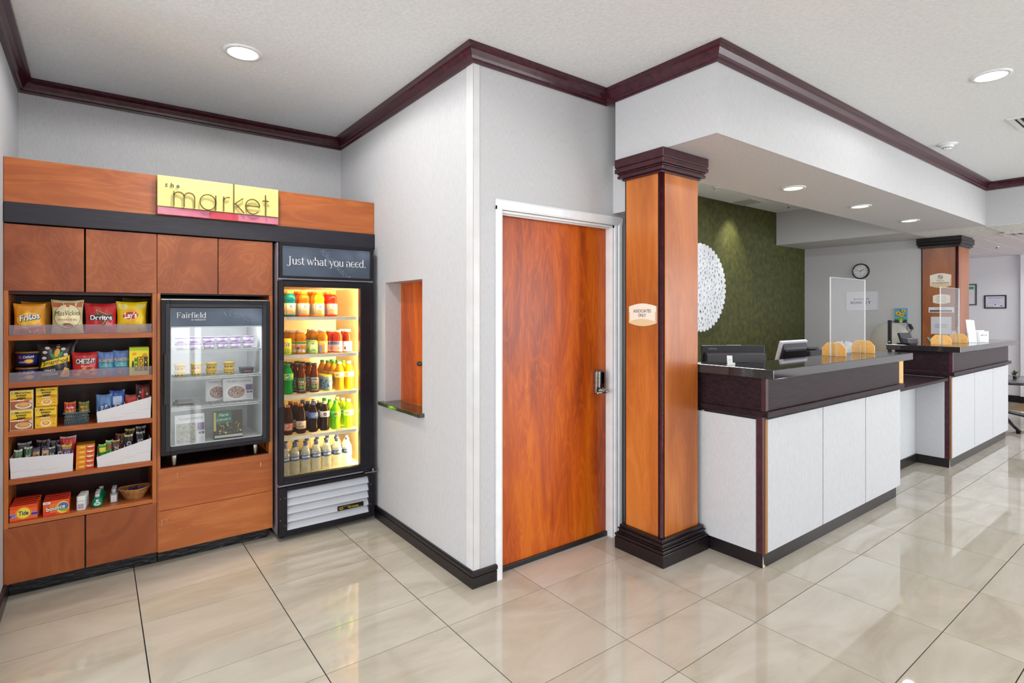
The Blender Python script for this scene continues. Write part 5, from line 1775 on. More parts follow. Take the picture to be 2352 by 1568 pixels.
for k, x in enumerate((1.262, 1.226)):
    c = (x, 3.87 + .06 * k, CZ[1])
    f = drink('juice_bottle', ['tall orange juice bottle in the middle of the second cooler shelf', 'orange juice bottle behind the tall one'][k] + RK[0], 'drink bottle', 'tall orange juice bottles', c, [(.030, 0), (.034, .005), (.034, .088), (.031, .092), (.035, .100), (.034, .120), (.024, .138), (.019, .148), (.019, .152)], LQ['amber' if k == 0 else 'juice'], (.021, .150, .166, '#f0e4d4'), (.0345, .008, .084, '#d8a048'), d_oj)
    file_(f, c, 2, .075, -.008)
def d_cran(p, b0, b1, r):
    p.rect(-.05, .05, b1 - .024, b1 - .002, '#4a5a94', 5); p.rect(-.05, .05, b0 + .004, b0 + .044, '#d8a898', 5); p.ell(.01, .03, .010, .008, '#c8742c')
for k, x in enumerate((1.372, 1.330)):
    c = (x, 3.875 + .05 * k, CZ[1])
    f = drink('cranberry_bottle', ['red juice bottle with blue label, right half of the second shelf', 'red juice bottle behind, right half of the second shelf'][k] + RK[0], 'drink bottle', 'red juice bottles', c, P_JUG, LQ['cran'], (.021, .140, .152, '#e8cdb0') if 0 else (.021, .144, .156, '#e8cdb0'), (.0345, .008, .080, '#c0b4bc'), d_cran)
    file_(f, c, 2, .075, -.008)
def d_tom(p, b0, b1, r):
    p.ell(.006, .04, .016, .022, '#f0e8dc'); p.ell(.010, .045, .008, .009, '#d8702c'); p.ell(-.016, .03, .007, .012, '#6a3048')
c = (1.438, 3.87, CZ[1])
f = drink('tomato_bottle', 'dark red juice bottle at the right of the second cooler shelf' + RK[0], 'drink bottle', 'red juice bottles', c, P_JUG, liquid('liquid_dark_red', '#8a2410', .3), (.024, .146, .162, '#f4ecdc'), (.0345, .006, .078, '#d8ccc8'), d_tom)
file_(f, c, 2, .075, -.004)

# third shelf
P_SODA = [(.026, 0), (.031, .004), (.0335, .018), (.031, .040), (.029, .060), (.033, .085), (.0345, .110), (.034, .128), (.028, .150), (.018, .172), (.0125, .184), (.0125, .190)]
def d_sprite(p, b0, b1, r):
    p.ell(0, (b0 + b1) / 2, .014, .016, '#3a8a9c'); p.ell(-.004, (b0 + b1) / 2 - .002, .010, .006, '#e8e43c'); p.line(-.02, b0 + .006, .02, b1 - .008, .003, '#d8ecd8')
c = (1.030, 3.865, CZ[2])
f = drink('soda_bottle', 'green lemon soda bottle at the far left of the third cooler shelf' + RK[0], 'drink bottle', 'green lemon soda bottles', c, P_SODA, LQ['green'], (.0145, .186, .204, '#2a9a50'), (.0350, .096, .140, '#78c45c'), d_sprite)
file_(f, c, 3, .078, -.006)
P_TEA = [(.030, 0), (.033, .004), (.033, .100), (.030, .118), (.022, .150), (.018, .172), (.018, .184)]
def d_tea(tc):
    def f(p, b0, b1, r):
        p.rect(-.024, .024, b1 - .012, b1 - .001, tc, 3)
        p.text('PURE', 0, b1 - .025, .013, '#e8dcd0', w=.034, bold=.02); p.text('LEAF', 0, b1 - .040, .013, '#e8a88c', w=.034, bold=.02)
        m_ = b0 + .034
        p.poly([(0, m_ - .014), (.008, m_ - .008), (.022, m_ + .010), (.010, m_ + .006)], '#6cae3c'); p.poly([(0, m_ - .014), (-.008, m_ - .008), (-.022, m_ + .010), (-.010, m_ + .006)], '#6cae3c'); p.ell(0, m_ + .004, .004, .010, '#8cc850')
        p.rect(-.014, .016, b0 + .010, b0 + .0125, '#b8b0a0', 1)
    return f
for k, (x, tc, nm, nn) in enumerate([(1.118, '#2c8a4c', 'green banded', 4), (1.206, '#8ab0d0', 'blue banded', 4)]):
    c = (x, 3.868, CZ[2])
    f = drink('iced_tea_bottle', nm + ' square shouldered iced tea bottle, third cooler shelf' + RK[0], 'drink bottle', 'iced tea bottles', c, P_TEA, LQ['tea'], (.0195, .182, .200, '#3c2c28'), (.0336, .008, .104, '#4a3c34' if k == 0 else '#5c5048'), d_tea(tc))
    file_(f, c, nn, .074, -.018)
def d_can(p, b0, b1, r):
    rr = random.Random(4)
    for q in range(26):
        p.ell(rr.uniform(-.036, .03), rr.uniform(b0 + .01, b1 - .02), rr.uniform(.002, .006), rr.uniform(.002, .008), rr.choice(['#3a4a6c', '#8aa0b0', '#2c3a54', '#c8c850', '#5a7a9c']), rot=rr.uniform(0, 3), n=8, rings=1)
    p.text('Bai', .018, .055, .022, '#e8f0f4', w=.026, bold=.02, shear=.3)
c = (1.296, 3.865, CZ[2])
f = drink('energy_can', 'blue and yellow patterned can on the third cooler shelf' + RK[0], 'drink can', 'patterned cans', c, [(.027, 0), (.031, .004), (.031, .104), (.027, .112), (.0001, .111)], F('#d8cc3c', .3), (0, 0, 0, None), (.0314, .006, .100, '#7a94a8'), d_can)
file_(f, c, 3, .068, -.010)
def d_cit(p, b0, b1, r):
    m_ = (b0 + b1) / 2
    p.ell(.010, m_, .014, .014, '#f4f0d0'); p.line(-.024, m_ - .008, -.012, m_ + .008, .003, '#a85a14'); p.line(-.024, m_ + .008, -.012, m_ - .008, .003, '#a85a14'); p.ell(-.003, m_, .005, .007, '#b86a14', hole=.5)
for k, (x, lq, cc) in enumerate([(1.382, 'citrus', '#f0f0e8'), (1.452, 'citrus2', '#e8f0d8')]):
    c = (x, 3.87, CZ[2])
    f = drink('soda_bottle', ['deep orange soda bottle, third shelf near the right', 'golden soda bottle at the far right of the third shelf'][k] + RK[0], 'drink bottle', 'orange soda bottles', c, P_SODA, LQ[lq], (.0145, .184, .200, cc), (.0350, .090, .128, '#f4d880'), d_cit)
    t2 = drink('soda_bottle', ['deep orange soda bottle with green cap, third shelf near the right', 'golden soda bottle with green cap, third shelf far right'][k] + RK[1], 'drink bottle', 'orange soda bottles', (x - .016, 3.945, CZ[2]), P_SODA, LQ[lq], (.0145, .184, .200, '#2a9a30'), (.0350, .090, .128, '#f0b030'), None)
    for q in (2, 3):
        dup(t2, (x - .016 * q, 3.87 + .075 * q, CZ[2]), label=t2['label'].replace(RK[1], RK[q]))

# fourth shelf: colas and citrus
def d_dr(wht):
    def f(p, b0, b1, r):
        p.text('Dr', -.006, b1 - .016, .016, '#f0e8e0' if not wht else '#8a4a34', w=.02, bold=.02, shear=.2); p.text('Pepper', .002, b1 - .034, .014, '#f0e8e0' if not wht else '#7a5a4c', w=.044, bold=.02, shear=.2)
        p.ell(.002, b0 + .012, .012, .007, '#b83a34' if not wht else '#b8a898', hole=.7)
    return f
def d_pep(wht):
    def f(p, b0, b1, r):
        m_ = (b0 + b1) / 2
        p.ell(.004, m_, .014, .014, '#e8ecf4'); p.ell(.004, m_, .0125, .0125, '#6a4a4c' if wht else '#4a5a9c')
        p.poly([(-.007, m_ - .004), (.004, m_ + .002), (.0155, m_ + .006), (.013, m_ - .002), (.002, m_ - .006)], '#f2f0ee')
    return f
def d_mtn(p, b0, b1, r):
    m_ = (b0 + b1) / 2
    p.line(-.022, m_ - .006, .004, m_ + .006, .006, '#0a6a2c'); p.text('Dew', .008, m_ - .002, .016, '#c83c14', w=.026, bold=.03, shear=.3); p.line(-.01, m_ - .014, .022, m_ - .008, .003, '#c8e8a0')
rows4 = [(1.030, 'rootcola', '#b86a3c', (.0335, .030, .080, '#b06a50'), d_dr(False), 'brown cola bottle with red label at the far left of the fourth shelf', 'colas'),
         (1.116, 'rootcola', '#b8683c', (.0335, .034, .086, '#d8c0a8'), d_dr(True), 'brown cola bottle with cream label on the fourth shelf', 'colas'),
         (1.198, 'cola', '#4a64a8', (.0350, .096, .136, '#4c64a4'), d_pep(False), 'dark cola bottle with blue label on the fourth shelf', 'colas'),
         (1.276, 'cola', '#e8d8cc', (.0350, .096, .136, '#e0ccc0'), d_pep(True), 'dark cola bottle with pale pink label on the fourth shelf', 'colas'),
         (1.354, 'lime', '#1c9a3c', (.0350, .090, .128, '#58c828'), d_mtn, 'lime green soda bottle with dark green cap on the fourth shelf', 'lime sodas'),
         (1.448, 'limey', '#f0f0b8', (.0350, .090, .128, '#d8e8a0'), d_mtn, 'yellow green soda bottle at the far right of the fourth shelf', 'lime sodas')]
for (x, lq, cc, band, dr, nm, gr) in rows4:
    c = (x, 3.868, CZ[3])
    f = drink('soda_bottle', nm + RK[0], 'drink bottle', gr, c, P_SODA, LQ[lq], (.0145, .184, .200, cc), band, dr)
    file_(f, c, 3, .078, -.014)

# floor of the cooler: water
P_WATER = [(.024, 0), (.030, .003), (.033, .012), (.031, .024), (.0335, .032), (.031, .052), (.030, .064), (.0335, .084), (.0335, .122), (.030, .142), (.020, .164), (.0125, .178), (.0125, .186)]
def d_wat(p, b0, b1, r):
    p.rect(-.045, .045, b0 + .001, b0 + .005, '#3c8a9c', 8)
    p.text('AQUAFINA', .002, (b0 + b1) / 2 + .003, .013, '#e8eef4', w=.056, bold=.02)
NTH = ['leftmost', 'second', 'third', 'fourth', 'fifth', 'sixth', 'rightmost']
wproto = None
for k in range(7):
    for q in range(3):
        c = (1.000 + .0725 * k - .010 * q + (.03 if q == 1 else 0), 3.862 + .074 * q, CZ[4])
        if c[0] - .034 < .976:
            c = (1.0095, c[1], c[2])
        lb = 'clear water bottle with navy label on the cooler floor, ' + ['front', 'middle', 'rear'][q] + ' rank, ' + NTH[k]
        if wproto is None:
            wproto = drink('water_bottle', lb, 'drink bottle', 'water bottles on the cooler floor', c, P_WATER, water_mat(), (.0145, .184, .199, '#4a5a94'), (.0341, .094, .124, '#2c3c74'), d_wat)
        else:
            dup(wproto, c, label=lb)
# ================================================================ COLUMNS
def column(x0, x1, y0, y1, label, wood_m):
    t = thing('column', label, 'column', ((x0 + x1) / 2, (y0 + y1) / 2, 0), group=None)
    def ringbox(d, z0, z1, mb):
        return mb.box(x0 + d, x1 - d, y0 + d, y1 - d, z0, z1)
    b = MB()
    ringbox(0, 0, .074, b); ringbox(.006, .074, .080, b); ringbox(.0, .080, .095, b); ringbox(.010, .095, .105, b); ringbox(.018, .105, .122, b); ringbox(.012, .122, .130, b); ringbox(.022, .130, .150, b)
    build('base_moulding', b, M['espresso'], t, bevel=.003)
    bx0, bx1, by0, by1 = x0 + .050, x1 - .043, y0 + .047, y1 - .047
    z0, z1 = .150, 2.31
    build('core', MB().box(bx0 + .008, bx1 - .008, by0 + .008, by1 - .008, z0, z1), M['espresso'], t)
    build('veneer_panel', MB().box(bx0, bx0 + .008, by0 + .032, by1 - .004, z0, z1), wood_m, t, bevel=.0015)
    build('veneer_panel', MB().box(bx0 + .030, bx1 - .002, by0, by0 + .008, z0, z1), wood_m, t, bevel=.0015)
    build('veneer_panel', MB().box(bx1 - .008, bx1, by0 + .032, by1 - .004, z0, z1), wood_m, t, bevel=.0015)
    build('corner_bead', MB().tube([(bx0 + .0125, by0 + .014, z0), (bx0 + .0125, by0 + .014, z1)], .0125, 12), M['crown'], t)
    build('corner_bead', MB().tube([(bx0 + .010, by1 - .001, z0), (bx0 + .010, by1 - .001, z1)], .010, 10), M['espresso'], t)
    c = MB()
    ringbox(0, 2.385, SOF - .001, c); ringbox(.005, 2.379, 2.385, c); ringbox(0, 2.352, 2.379, c); ringbox(.012, 2.343, 2.352, c); ringbox(.018, 2.336, 2.343, c); ringbox(.012, 2.318, 2.336, c); ringbox(.034, 2.305, 2.318, c)
    build('capital', c, M['capital'] if x0 < 5 else M['espresso'], t, bevel=.003)
    return t


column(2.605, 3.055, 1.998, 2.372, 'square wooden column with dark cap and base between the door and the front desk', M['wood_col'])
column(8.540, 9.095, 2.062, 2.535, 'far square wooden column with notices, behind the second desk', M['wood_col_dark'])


def plaque(name, label, x, y0, y1, z0, z1, draw, swoosh=True, cat='sign'):
    """arched plaque mounted on a face looking towards -X; y0 is its left edge seen from the front"""
    w_, h = y0 - y1, z1 - z0
    t = thing(name, label, cat, (x, (y0 + y1) / 2, z0))
    def outline(k, ins=0.0):
        P = []
        a = h * .13
        for i in range(13):
            q = i / 12
            P.append((ins + (w_ - 2 * ins) * q, h - a + a * math.sin(PI * q) - ins))
        P += [(w_ - ins, h - a - .12 * h), (w_ - ins, a)]
        for i in range(13):
            q = 1 - i / 12
            P.append((ins + (w_ - 2 * ins) * q, a - a * math.sin(PI * q) + ins))
        return P
    P = outline(0)
    build('plaque', MB().prism([(y0 - u, z0 + v) for u, v in P], 'x', x - .008, x), F('#ece2d2', .4), t)
    pr = Print(face_x(x - .008, y0, z0))
    if swoosh:
        pr.poly([(w_ * .0, h * .16), (w_ * .0, h * .62), (w_ * .035, h * .62), (w_ * .035, h * .26)], '#dcb88a')
        pr.poly([(w_ * 1, h * .16), (w_ * 1, h * .62), (w_ * .965, h * .62), (w_ * .965, h * .26)], '#dcb88a')
        top = [(w_ * q / 12, h * (.20 + .12 * math.sin(PI * q / 12))) for q in range(13)]
        bot = [(w_ * (1 - q / 12), h * (.14 - .13 * math.sin(PI * q / 12))) for q in range(13)]
        pr.poly(top + bot, '#dfc39a')
    draw(pr, w_, h)
    pr.done(t, 'plaque_print')
    return t


def d_assoc(p, w, h):
    p.text('ASSOCIATES', w / 2, h * .67, h * .135, '#2c2a38', w=w * .66)
    p.text('ONLY', w / 2, h * .48, h * .135, '#2c2a38', w=w * .28)


plaque('associates_sign', 'cream plaque reading ASSOCIATES ONLY on the near column', 2.655, 2.290, 2.083, 1.397, 1.535, d_assoc)


def d_ns(p, w, h):
    p.ell(w / 2, h * .74, h * .15, h * .15, '#2a2a30', hole=.82); p.line(w / 2 - h * .1, h * .84, w / 2 + h * .1, h * .64, h * .03, '#2a2a30'); p.rect(w / 2 - h * .08, w / 2 + h * .08, h * .73, h * .76, '#2a2a30')
    p.text('This is a', w / 2, h * .49, h * .09, '#2a2a30', w=w * .34)
    p.text('Non-Smoking Facility', w / 2, h * .35, h * .10, '#2a2a30', w=w * .82)


plaque('no_smoking_sign', 'cream non-smoking plaque on the far column', 8.590, 2.400, 2.178, 1.795, 1.980, d_ns)


def d_info(p, w, h):
    for k, s_ in enumerate(['Cash or Credit', 'A Valid ID is Required', 'Room rates and Safety', 'Regulations posted', 'in your room']):
        p.text(s_, w / 2, h * (.80 - .145 * k), h * .075, '#3a3a40', w=w * (.5 + .08 * (k % 3)))


plaque('information_sign', 'smaller cream information plaque below the non-smoking one', 8.590, 2.368, 2.190, 1.590, 1.712, d_info, False)
t = thing('manager_sign', 'white name strip with a dark bar on the far column', 'sign', (8.589, 2.29, 1.48))
build('strip_plate', MB().box(8.584, 8.590, 2.150, 2.414, 1.480, 1.548), F('#e2dfe0', .4), t)
pr = Print(face_x(8.584, 2.414, 1.480)); pr.rect(.012, .245, .010, .030, '#26242a'); pr.text('Manager on Duty', .13, .050, .012, '#4a484e', w=.12); pr.done(t, 'strip_marks')
t = thing('paper_notice', 'white paper notice taped low on the far column', 'notice', (8.589, 2.28, 1.2))
build('sheet', MB().box(8.588, 8.5895, 2.176, 2.390, 1.205, 1.425), F('#d3d2da', .6), t)
pr = Print(face_x(8.588, 2.390, 1.205))
for k in range(5):
    pr.rect(.035 + .01 * (k % 2), .185 - .012 * (k % 3), .080 + .011 * k, .083 + .011 * k, '#6a6a78')
pr.text('Notice', .107, .185, .010, '#8a8a94', w=.04); pr.done(t, 'notice_print')


# ================================================================ RECEPTION DESKS
def slab_mesh(pts, z0, z1):
    return MB().prism(pts, 'z', z0, z1)


def desk(label, x0, x1, splits, ydeep, slab, yside=None):
    t = thing('reception_desk', label, 'front desk', ((x0 + x1) / 2, 1.85, 0))
    yside = yside or ydeep
    build('desk_core', MB().box(x0 + .020, x1 - .02, 1.656, ydeep, .086, .861), M['black'], t)
    build('toe_kick', MB().box(x0 + .002, x1 - .03, 1.657, ydeep, 0, .084), M['espresso'], t, bevel=.002)
    build('side_panel', MB().box(x0 - .010, x0 + .010, 1.693, yside, .086, .858), M['panel'], t, bevel=.002)
    build('corner_post', MB().box(x0 - .004, x0 + .018, 1.652, 1.690, .084, .876), M['crown'], t, bevel=.002)
    build('edge_strip', MB().box(x0 + .0225, x0 + .038, 1.646, 1.656, .084, .860), F('#a87440', .4), t)
    pr = Print(face_y(x0, 1.657, 0)); pr.poly([(.004, .002), (.034, .002), (.030, .014), (.016, .020), (.012, .050), (.006, .072), (.004, .060)], '#cfc4a4'); pr.done(t, 'worn_corner')
    for a, b in zip(splits[:-1], splits[1:]):
        build('front_panel', MB().box(a + .0055, b - .0055, 1.644, 1.656, .086, .858), M['panel'], t, bevel=.002)
    build('shadow_rail', MB().box(x0 + .004, x1, 1.655, ydeep, .862, .877), M['black'], t)
    build('ledge', MB().box(x0 - .022, x1 + .012, 1.612, ydeep, .877, .912), M['espresso_h'], t, bevel=.003)
    build('fascia', MB().box(x0 - .012, x1 - .045, 1.630, ydeep, .912, 1.103), M['espresso_h'], t, bevel=.002)
    build('fascia_post', MB().box(x0 - .0145, x0 + .012, 1.6275, 1.655, .912, 1.1025), M['capital'], t, bevel=.001)
    if yside > ydeep:
        build('side_fascia', MB().box(x0 - .012, x0 + .03, ydeep + .001, yside, .862, 1.103), M['espresso_h'], t)
        build('side_kick', MB().box(x0 + .002, x0 + .02, ydeep + .001, yside, 0, .084), M['espresso'], t)
    build('stone_top', slab_mesh(slab, 1.1035, 1.157), M['granite'], t, bevel=.003, label='dark polished stone worktop')
    return t


desk('nearer white panelled front desk with dark stone top', 3.066, 5.155, [3.102, 3.807, 4.493, 5.180], 2.05,
     [(3.020, 1.566), (5.205, 1.566), (5.205, 1.905), (3.30, 1.905), (3.30, 2.12), (3.12, 2.12), (3.12, 2.44), (3.020, 2.44)], 2.44)
desk('farther white panelled front desk with dark stone top', 6.472, 8.600, [6.512, 7.250, 7.950, 8.630], 2.10,
     [(6.425, 1.562), (8.690, 1.562), (8.690, 1.93), (6.93, 1.93), (6.93, 2.165), (6.425, 2.165)])
ll = thing('low_counter', 'low dark topped counter linking the two front desks', 'counter', (5.8, 2.2, 0))
build('counter_front', MB().box(5.16, 6.46, 1.925, 1.945, .086, .83), M['panel'], ll)
build('toe_kick', MB().box(5.13, 6.465, 1.915, 1.95, 0, .084), M['espresso'], ll, bevel=.002)
build('counter_top', MB().box(5.166, 6.458, 1.66, 2.6, .832, .858), M['espresso_h'], ll, bevel=.003)
build('back_leg', MB().box(5.166, 6.458, 2.57, 2.6, 0, .832), M['panel'], ll)
t = thing('wood_end_board', 'orange wood board standing on the low counter behind the desk end', 'board', (5.36, 1.79, .859))
build('board', MB().box(5.30, 5.42, 1.70, 1.715, .859, 1.09), M['ply'], t, bevel=.001)

# office furniture behind the desks
od = thing('office_desk', 'low office desk behind the front counter', 'desk', (4.1, 2.5, 0))
build('desk_top', MB().box(3.06, 5.15, 2.46, 2.85, .725, .755).box(3.13, 5.15, 2.14, 2.46, .725, .755), M['ply'], od, bevel=.003)
for x in (3.08, 5.11):
    build('leg_panel', MB().box(x, x + .03, 2.47, 2.83, 0, .725), M['ply'], od)
bc = thing('back_counter', 'pale cabinet along the office wall under the clock', 'cabinet', (8.35, 3.0, 0))
build('cabinet_body', MB().box(8.12, 8.598, 2.56, 3.6, 0, .835), M['panel'], bc)
build('cabinet_top', MB().box(8.10, 8.598, 2.55, 3.61, .835, .860), M['ply'], bc, bevel=.003)

# monitor with its back to the lobby
m1 = thing('monitor', 'wide black monitor seen from behind at the near end of the desk', 'monitor', (3.655, 2.19, .756), (0, 0, -.6477), local=True)
build('screen_shell', MB().box(-.226, .226, 0, .022, .13, .487), M['black'], m1, bevel=.004)
build('rear_cover', MB().prism([(0, .44), (-.045, .425), (-.058, .37), (-.018, .355), (0, .33)], 'x', -.205, .214), F('#3a3a40', .5), m1)
build('lower_cover', MB().prism([(0, .33), (-.035, .32), (-.03, .16), (0, .15)], 'x', -.2, .2), F('#2c2c32', .5), m1)
build('stand', MB().box(-.04, .04, .0, .02, .012, .2).box(-.12, .12, -.09, .09, 0, .012), M['black'], m1, bevel=.003)
build('sticker', MB().box(-.045, .055, -.001, .012, .4875, .4895), F('#d8dade', .4), m1)
pr = Print(face_y(-.226, 0, .487)); pr.text('Lenovo', .076, -.022, .012, '#8a8a90', w=.060, bold=.015, shear=.1); pr.done(m1, 'shell_print')
# tilted touch screen
m2 = thing('touch_screen', 'white rimmed touch screen tilted back beside the black monitor', 'monitor', (4.63, 2.31, .756), (0, 0, 0), local=True)
sc2 = build('tilted_screen', MB().prism([(-.005, .16), (.017, .17), (-.068, .495), (-.090, .485)], 'x', -.215, .225), F('#c8c8d4', .35), m2, bevel=.004, label='pale rim')
build('back_shell', MB().prism([(-.007, .175), (-.028, .20), (-.098, .42), (-.090, .472)], 'x', -.190, .205), M['black'], m2, bevel=.006)
build('grip_bar', MB().prism([(-.072, .400), (-.098, .405), (-.104, .425), (-.084, .445)], 'x', -.17, .18), F('#55555c', .35), m2, bevel=.004)
build('stand', MB().box(-.05, .05, -.06, .04, 0, .18).box(-.11, .11, -.10, .09, 0, .012), M['black'], m2, bevel=.003)
pt = thing('receipt_printer', 'low black printer between the touch screen and the plastic bag', 'printer', (5.02, 2.34, .756))
build('printer_body', MB().prism([(2.22, .757), (2.46, .757), (2.46, 1.12), (2.40, 1.165), (2.22, 1.15)], 'x', 4.90, 5.13), M['black'], pt, bevel=.006)
build('printer_lid', MB().box(4.92, 5.11, 2.24, 2.40, 1.160, 1.172), F('#26262c', .3), pt, bevel=.003)
pbg = thing('plastic_bag', 'crumpled translucent grey plastic bag on the low counter', 'plastic bag', (5.95, 2.38, .859))
rr = random.Random(2)
bm_ = MB()
NU, NV = 26, 12
rad = [[1 + rr.uniform(-.09, .09) for _ in range(NU)] for _ in range(NV + 1)]
def bagfn(a, b):
    i, j = int(round(a * NU)) % NU, int(round(b * NV))
    r = .19 * (math.sin(PI * (.12 + .86 * b)) ** .5) * rad[j][i]
    return (5.95 + 1.25 * r * math.cos(2 * PI * a), 2.38 + .8 * r * math.sin(2 * PI * a), .861 + .325 * b + .02 * (rad[j][i] - 1) * 8 * b)
bm_.grid(bagfn, NU, NV, smooth=False)
build('bag_film', bm_, clear_mat('bag_film', (.85, .87, .88, 1), .06, .15, .45, '#b8bcc0'), pbg)

# business card holder
bh = thing('card_holder', 'small clear holder with a white card at the near end of the stone top', 'card holder', (3.105, 1.88, 1.157), (0, 0, -.75), local=True)
build('holder', MB().box(-.022, .024, -.012, .012, 0, .003).box(-.022, .024, -.014, -.011, 0, .016), M['acrylic_edge'], bh)
build('card', MB().prism([(-.006, .004), (-.004, .004), (.008, .058), (.006, .058)], 'x', -.020, .012), F('#d8dad8', .5), bh)
pr = Print(lambda u, v, l: (u, -.006 + v * .222 - l, .004 + v)); pr.rect(-.012, .004, .026, .029, '#8a9a98'); pr.rect(-.012, -.002, .018, .020, '#8a9a98'); pr.done(bh, 'card_print')


# plywood-footed clear screens
def guard(label, x0, x1, y, z0, z1, feet):
    t = thing('sneeze_guard', label, 'sneeze guard', ((x0 + x1) / 2, y, z0))
    build('clear_panel', MB().box(x0, x1, y - .003, y + .003, z0 + .004, z1), M['acrylic'], t)
    build('panel_edge', MB().box(x0 - .003, x0, y - .0035, y + .0035, z0 + .004, z1).box(x1, x1 + .003, y - .0035, y + .0035, z0 + .004, z1).box(x0, x1, y - .0035, y + .0035, z1, z1 + .002), M['acrylic_edge'], t)
    for fx in feet:
        w_ = .083
        P = [(y - w_, z0), (y + w_, z0), (y + w_, z0 + .060), (y + w_ * .55, z0 + .100), (y - w_ * .55, z0 + .100), (y - w_, z0 + .060)]
        k = build('plywood_foot', MB().prism(P, 'x', fx - .006, fx + .006), M['ply'], t, bevel=.0015)
        build('slot_trim', MB().box(fx - .0085, fx - .006, y - .020, y - .017, z0, z0 + .099).box(fx - .0085, fx - .006, y + .014, y + .017, z0, z0 + .060), M['acrylic_edge'], k)
    return t


guard('clear acrylic screen on plywood feet on the nearer desk', 4.285, 4.90, 1.800, 1.1572, 1.738, (4.345, 4.865))
guard('clear acrylic screen on plywood feet on the farther desk', 6.68, 7.285, 1.782, 1.1572, 1.732, (6.70, 7.245))

# things on the farther desk
tm_ = thing('payment_terminal', 'small black screen terminal at the left end of the farther desk', 'card terminal', (6.58, 2.045, 1.1575), (0, 0, -.25), local=True)
build('terminal_base', MB().box(-.05, .06, -.075, .055, 0, .012), M['black'], tm_, bevel=.002)
build('terminal_screen', MB().prism([(-.070, .012), (.058, .012), (.040, .105), (-.086, .100)], 'x', -.01, .022) if 0 else MB().prism([(-.030, .010), (-.004, .010), (.030, .112), (.004, .116)], 'x', -.088, .085), M['black'], tm_, bevel=.004)
tmb = MB().box(-.09, .085, -.075, -.02, .012, .06)
build('printer_slot', MB().prism([(-.078, .012), (-.020, .012), (-.002, .070), (-.070, .058)], 'x', -.078, .080), F('#3c3c46', .4), tm_, bevel=.003)
build('paper_slip', MB().box(-.055, .06, -.0720, -.050, .0600, .0625), F('#c8c8d4', .4), tm_)
t = thing('stapler', 'small black stapler on the farther desk beside the terminal', 'stapler', (6.79, 2.02, 1.1575))
build('stapler_base', MB().box(6.755, 6.825, 2.012, 2.028, 1.1575, 1.1625), M['black'], t, bevel=.001)
build('stapler_arm', MB().prism([(6.757, 1.164), (6.823, 1.164), (6.825, 1.176), (6.79, 1.184), (6.758, 1.178)], 'y', 2.013, 2.027), M['black'], t)
t = thing('teal_pen', 'teal pen leaning in a black cup on the farther desk', 'pen', (6.83, 1.905, 1.1575))
build('pen_barrel', MB().tube([(6.838, 1.885, 1.160), (6.815, 1.925, 1.225)], .006, 8), F('#3a98a0', .3), t)
for i, (x, y, lb) in enumerate([(7.47, 1.715, 'clear leaflet holder with tall white leaflets on the farther desk'), (7.635, 1.670, 'clear holder with white guest cards on the farther desk')]):
    t = thing('leaflet_holder', lb, 'leaflet holder', (x, y, 1.1575), (0, 0, -.62), local=True)
    build('holder_shell', MB().box(-.055, .055, -.022, -.020, 0, .115 if i == 0 else .12).box(-.055, .055, .03, .032, 0, .13).box(-.056, -.054, -.022, .03, 0, .11).box(.054, .056, -.022, .03, 0, .11).box(-.055, .055, -.022, .03, 0, .003), M['acrylic_edge'] if i else M['acrylic'], t)
    if i == 0:
        for k, (a, tilt) in enumerate([(-.047, .02), (-.020, .03), (.010, .015)]):
            build('leaflet', MB().prism([(-.010 + k * .006, .005), (-.008 + k * .006, .005), (.028 + k * .004, .245 - k * .003), (.026 + k * .004, .245 - k * .003)], 'x', a, a + .044), F('#dcdae4', .5), t)
    else:
        build('guest_card', MB().box(-.050, .050, -.0245, -.0225, .002, .118), F('#e6e6ea', .5), t)
        pr = Print(face_y(0, -.0245, 0)); pr.text('GUEST COPY', 0, .078, .012, '#3c3c46', w=.078, bold=.03)
        for q in range(4):
            pr.rect(-.036, .034 - .01 * (q % 2), .020 + .009 * q, .0215 + .009 * q, '#b4b4bc')
        pr.rect(-.02, .02, .098, .102, '#a8a8b0'); pr.done(t, 'card_print')

# ================================================================ OFFICE WALLS
XW = 8.6
ck = thing('wall_clock', 'round black rimmed clock on the pale office wall', 'clock', (XW - .02, 3.205, 2.06))
def ringx(mb, cy, cz, prof, n=40):
    vs, fs = [], []
    for (r, x) in prof:
        for i in range(n):
            a = 2 * PI * i / n
            vs.append((x, cy + r * math.cos(a), cz + r * math.sin(a)))
    for j in range(len(prof) - 1):
        for i in range(n):
            i2 = (i + 1) % n
            fs.append((j * n + i, (j + 1) * n + i, (j + 1) * n + i2, j * n + i2))
    return mb.add(vs, fs, 0, True)
R = .1085
build('rim', ringx(MB(), 3.205, 2.06, [(R, XW), (R, XW - .028), (R - .006, XW - .036), (R - .014, XW - .034), (R - .016, XW - .020)]), F('#17161c', .3), ck)
build('dial', ringx(MB(), 3.205, 2.06, [(R - .015, XW - .020), (.0001, XW - .0205)]), F('#dcdbe2', .5), ck)
pr = Print(face_x(XW - .0205, 3.205, 2.06))
for h_ in range(1, 13):
    a = PI / 2 - 2 * PI * h_ / 12
    pr.text(str(h_), .072 * math.cos(a), .072 * math.sin(a), .014, '#2c2b33', bold=.02)
pr.text('CLOCK', 0, .038, .004, '#8a8a90', w=.02) if 0 else None
pr.done(ck, 'numerals')
pr = Print(face_x(XW - .0225, 3.205, 2.06))
a = PI / 2 - 2 * PI * (1.8 / 12); pr.line(0, 0, .048 * math.cos(a), .048 * math.sin(a), .006, '#15141a')
a = PI / 2 - 2 * PI * (48 / 60); pr.line(.0, 0, .068 * math.cos(a), .068 * math.sin(a), .0035, '#15141a')
pr.line(0, .012, 0, -.062, .0012, '#4a4a52'); pr.ell(0, 0, .005, .005, '#15141a')
pr.done(ck, 'clock_hands')

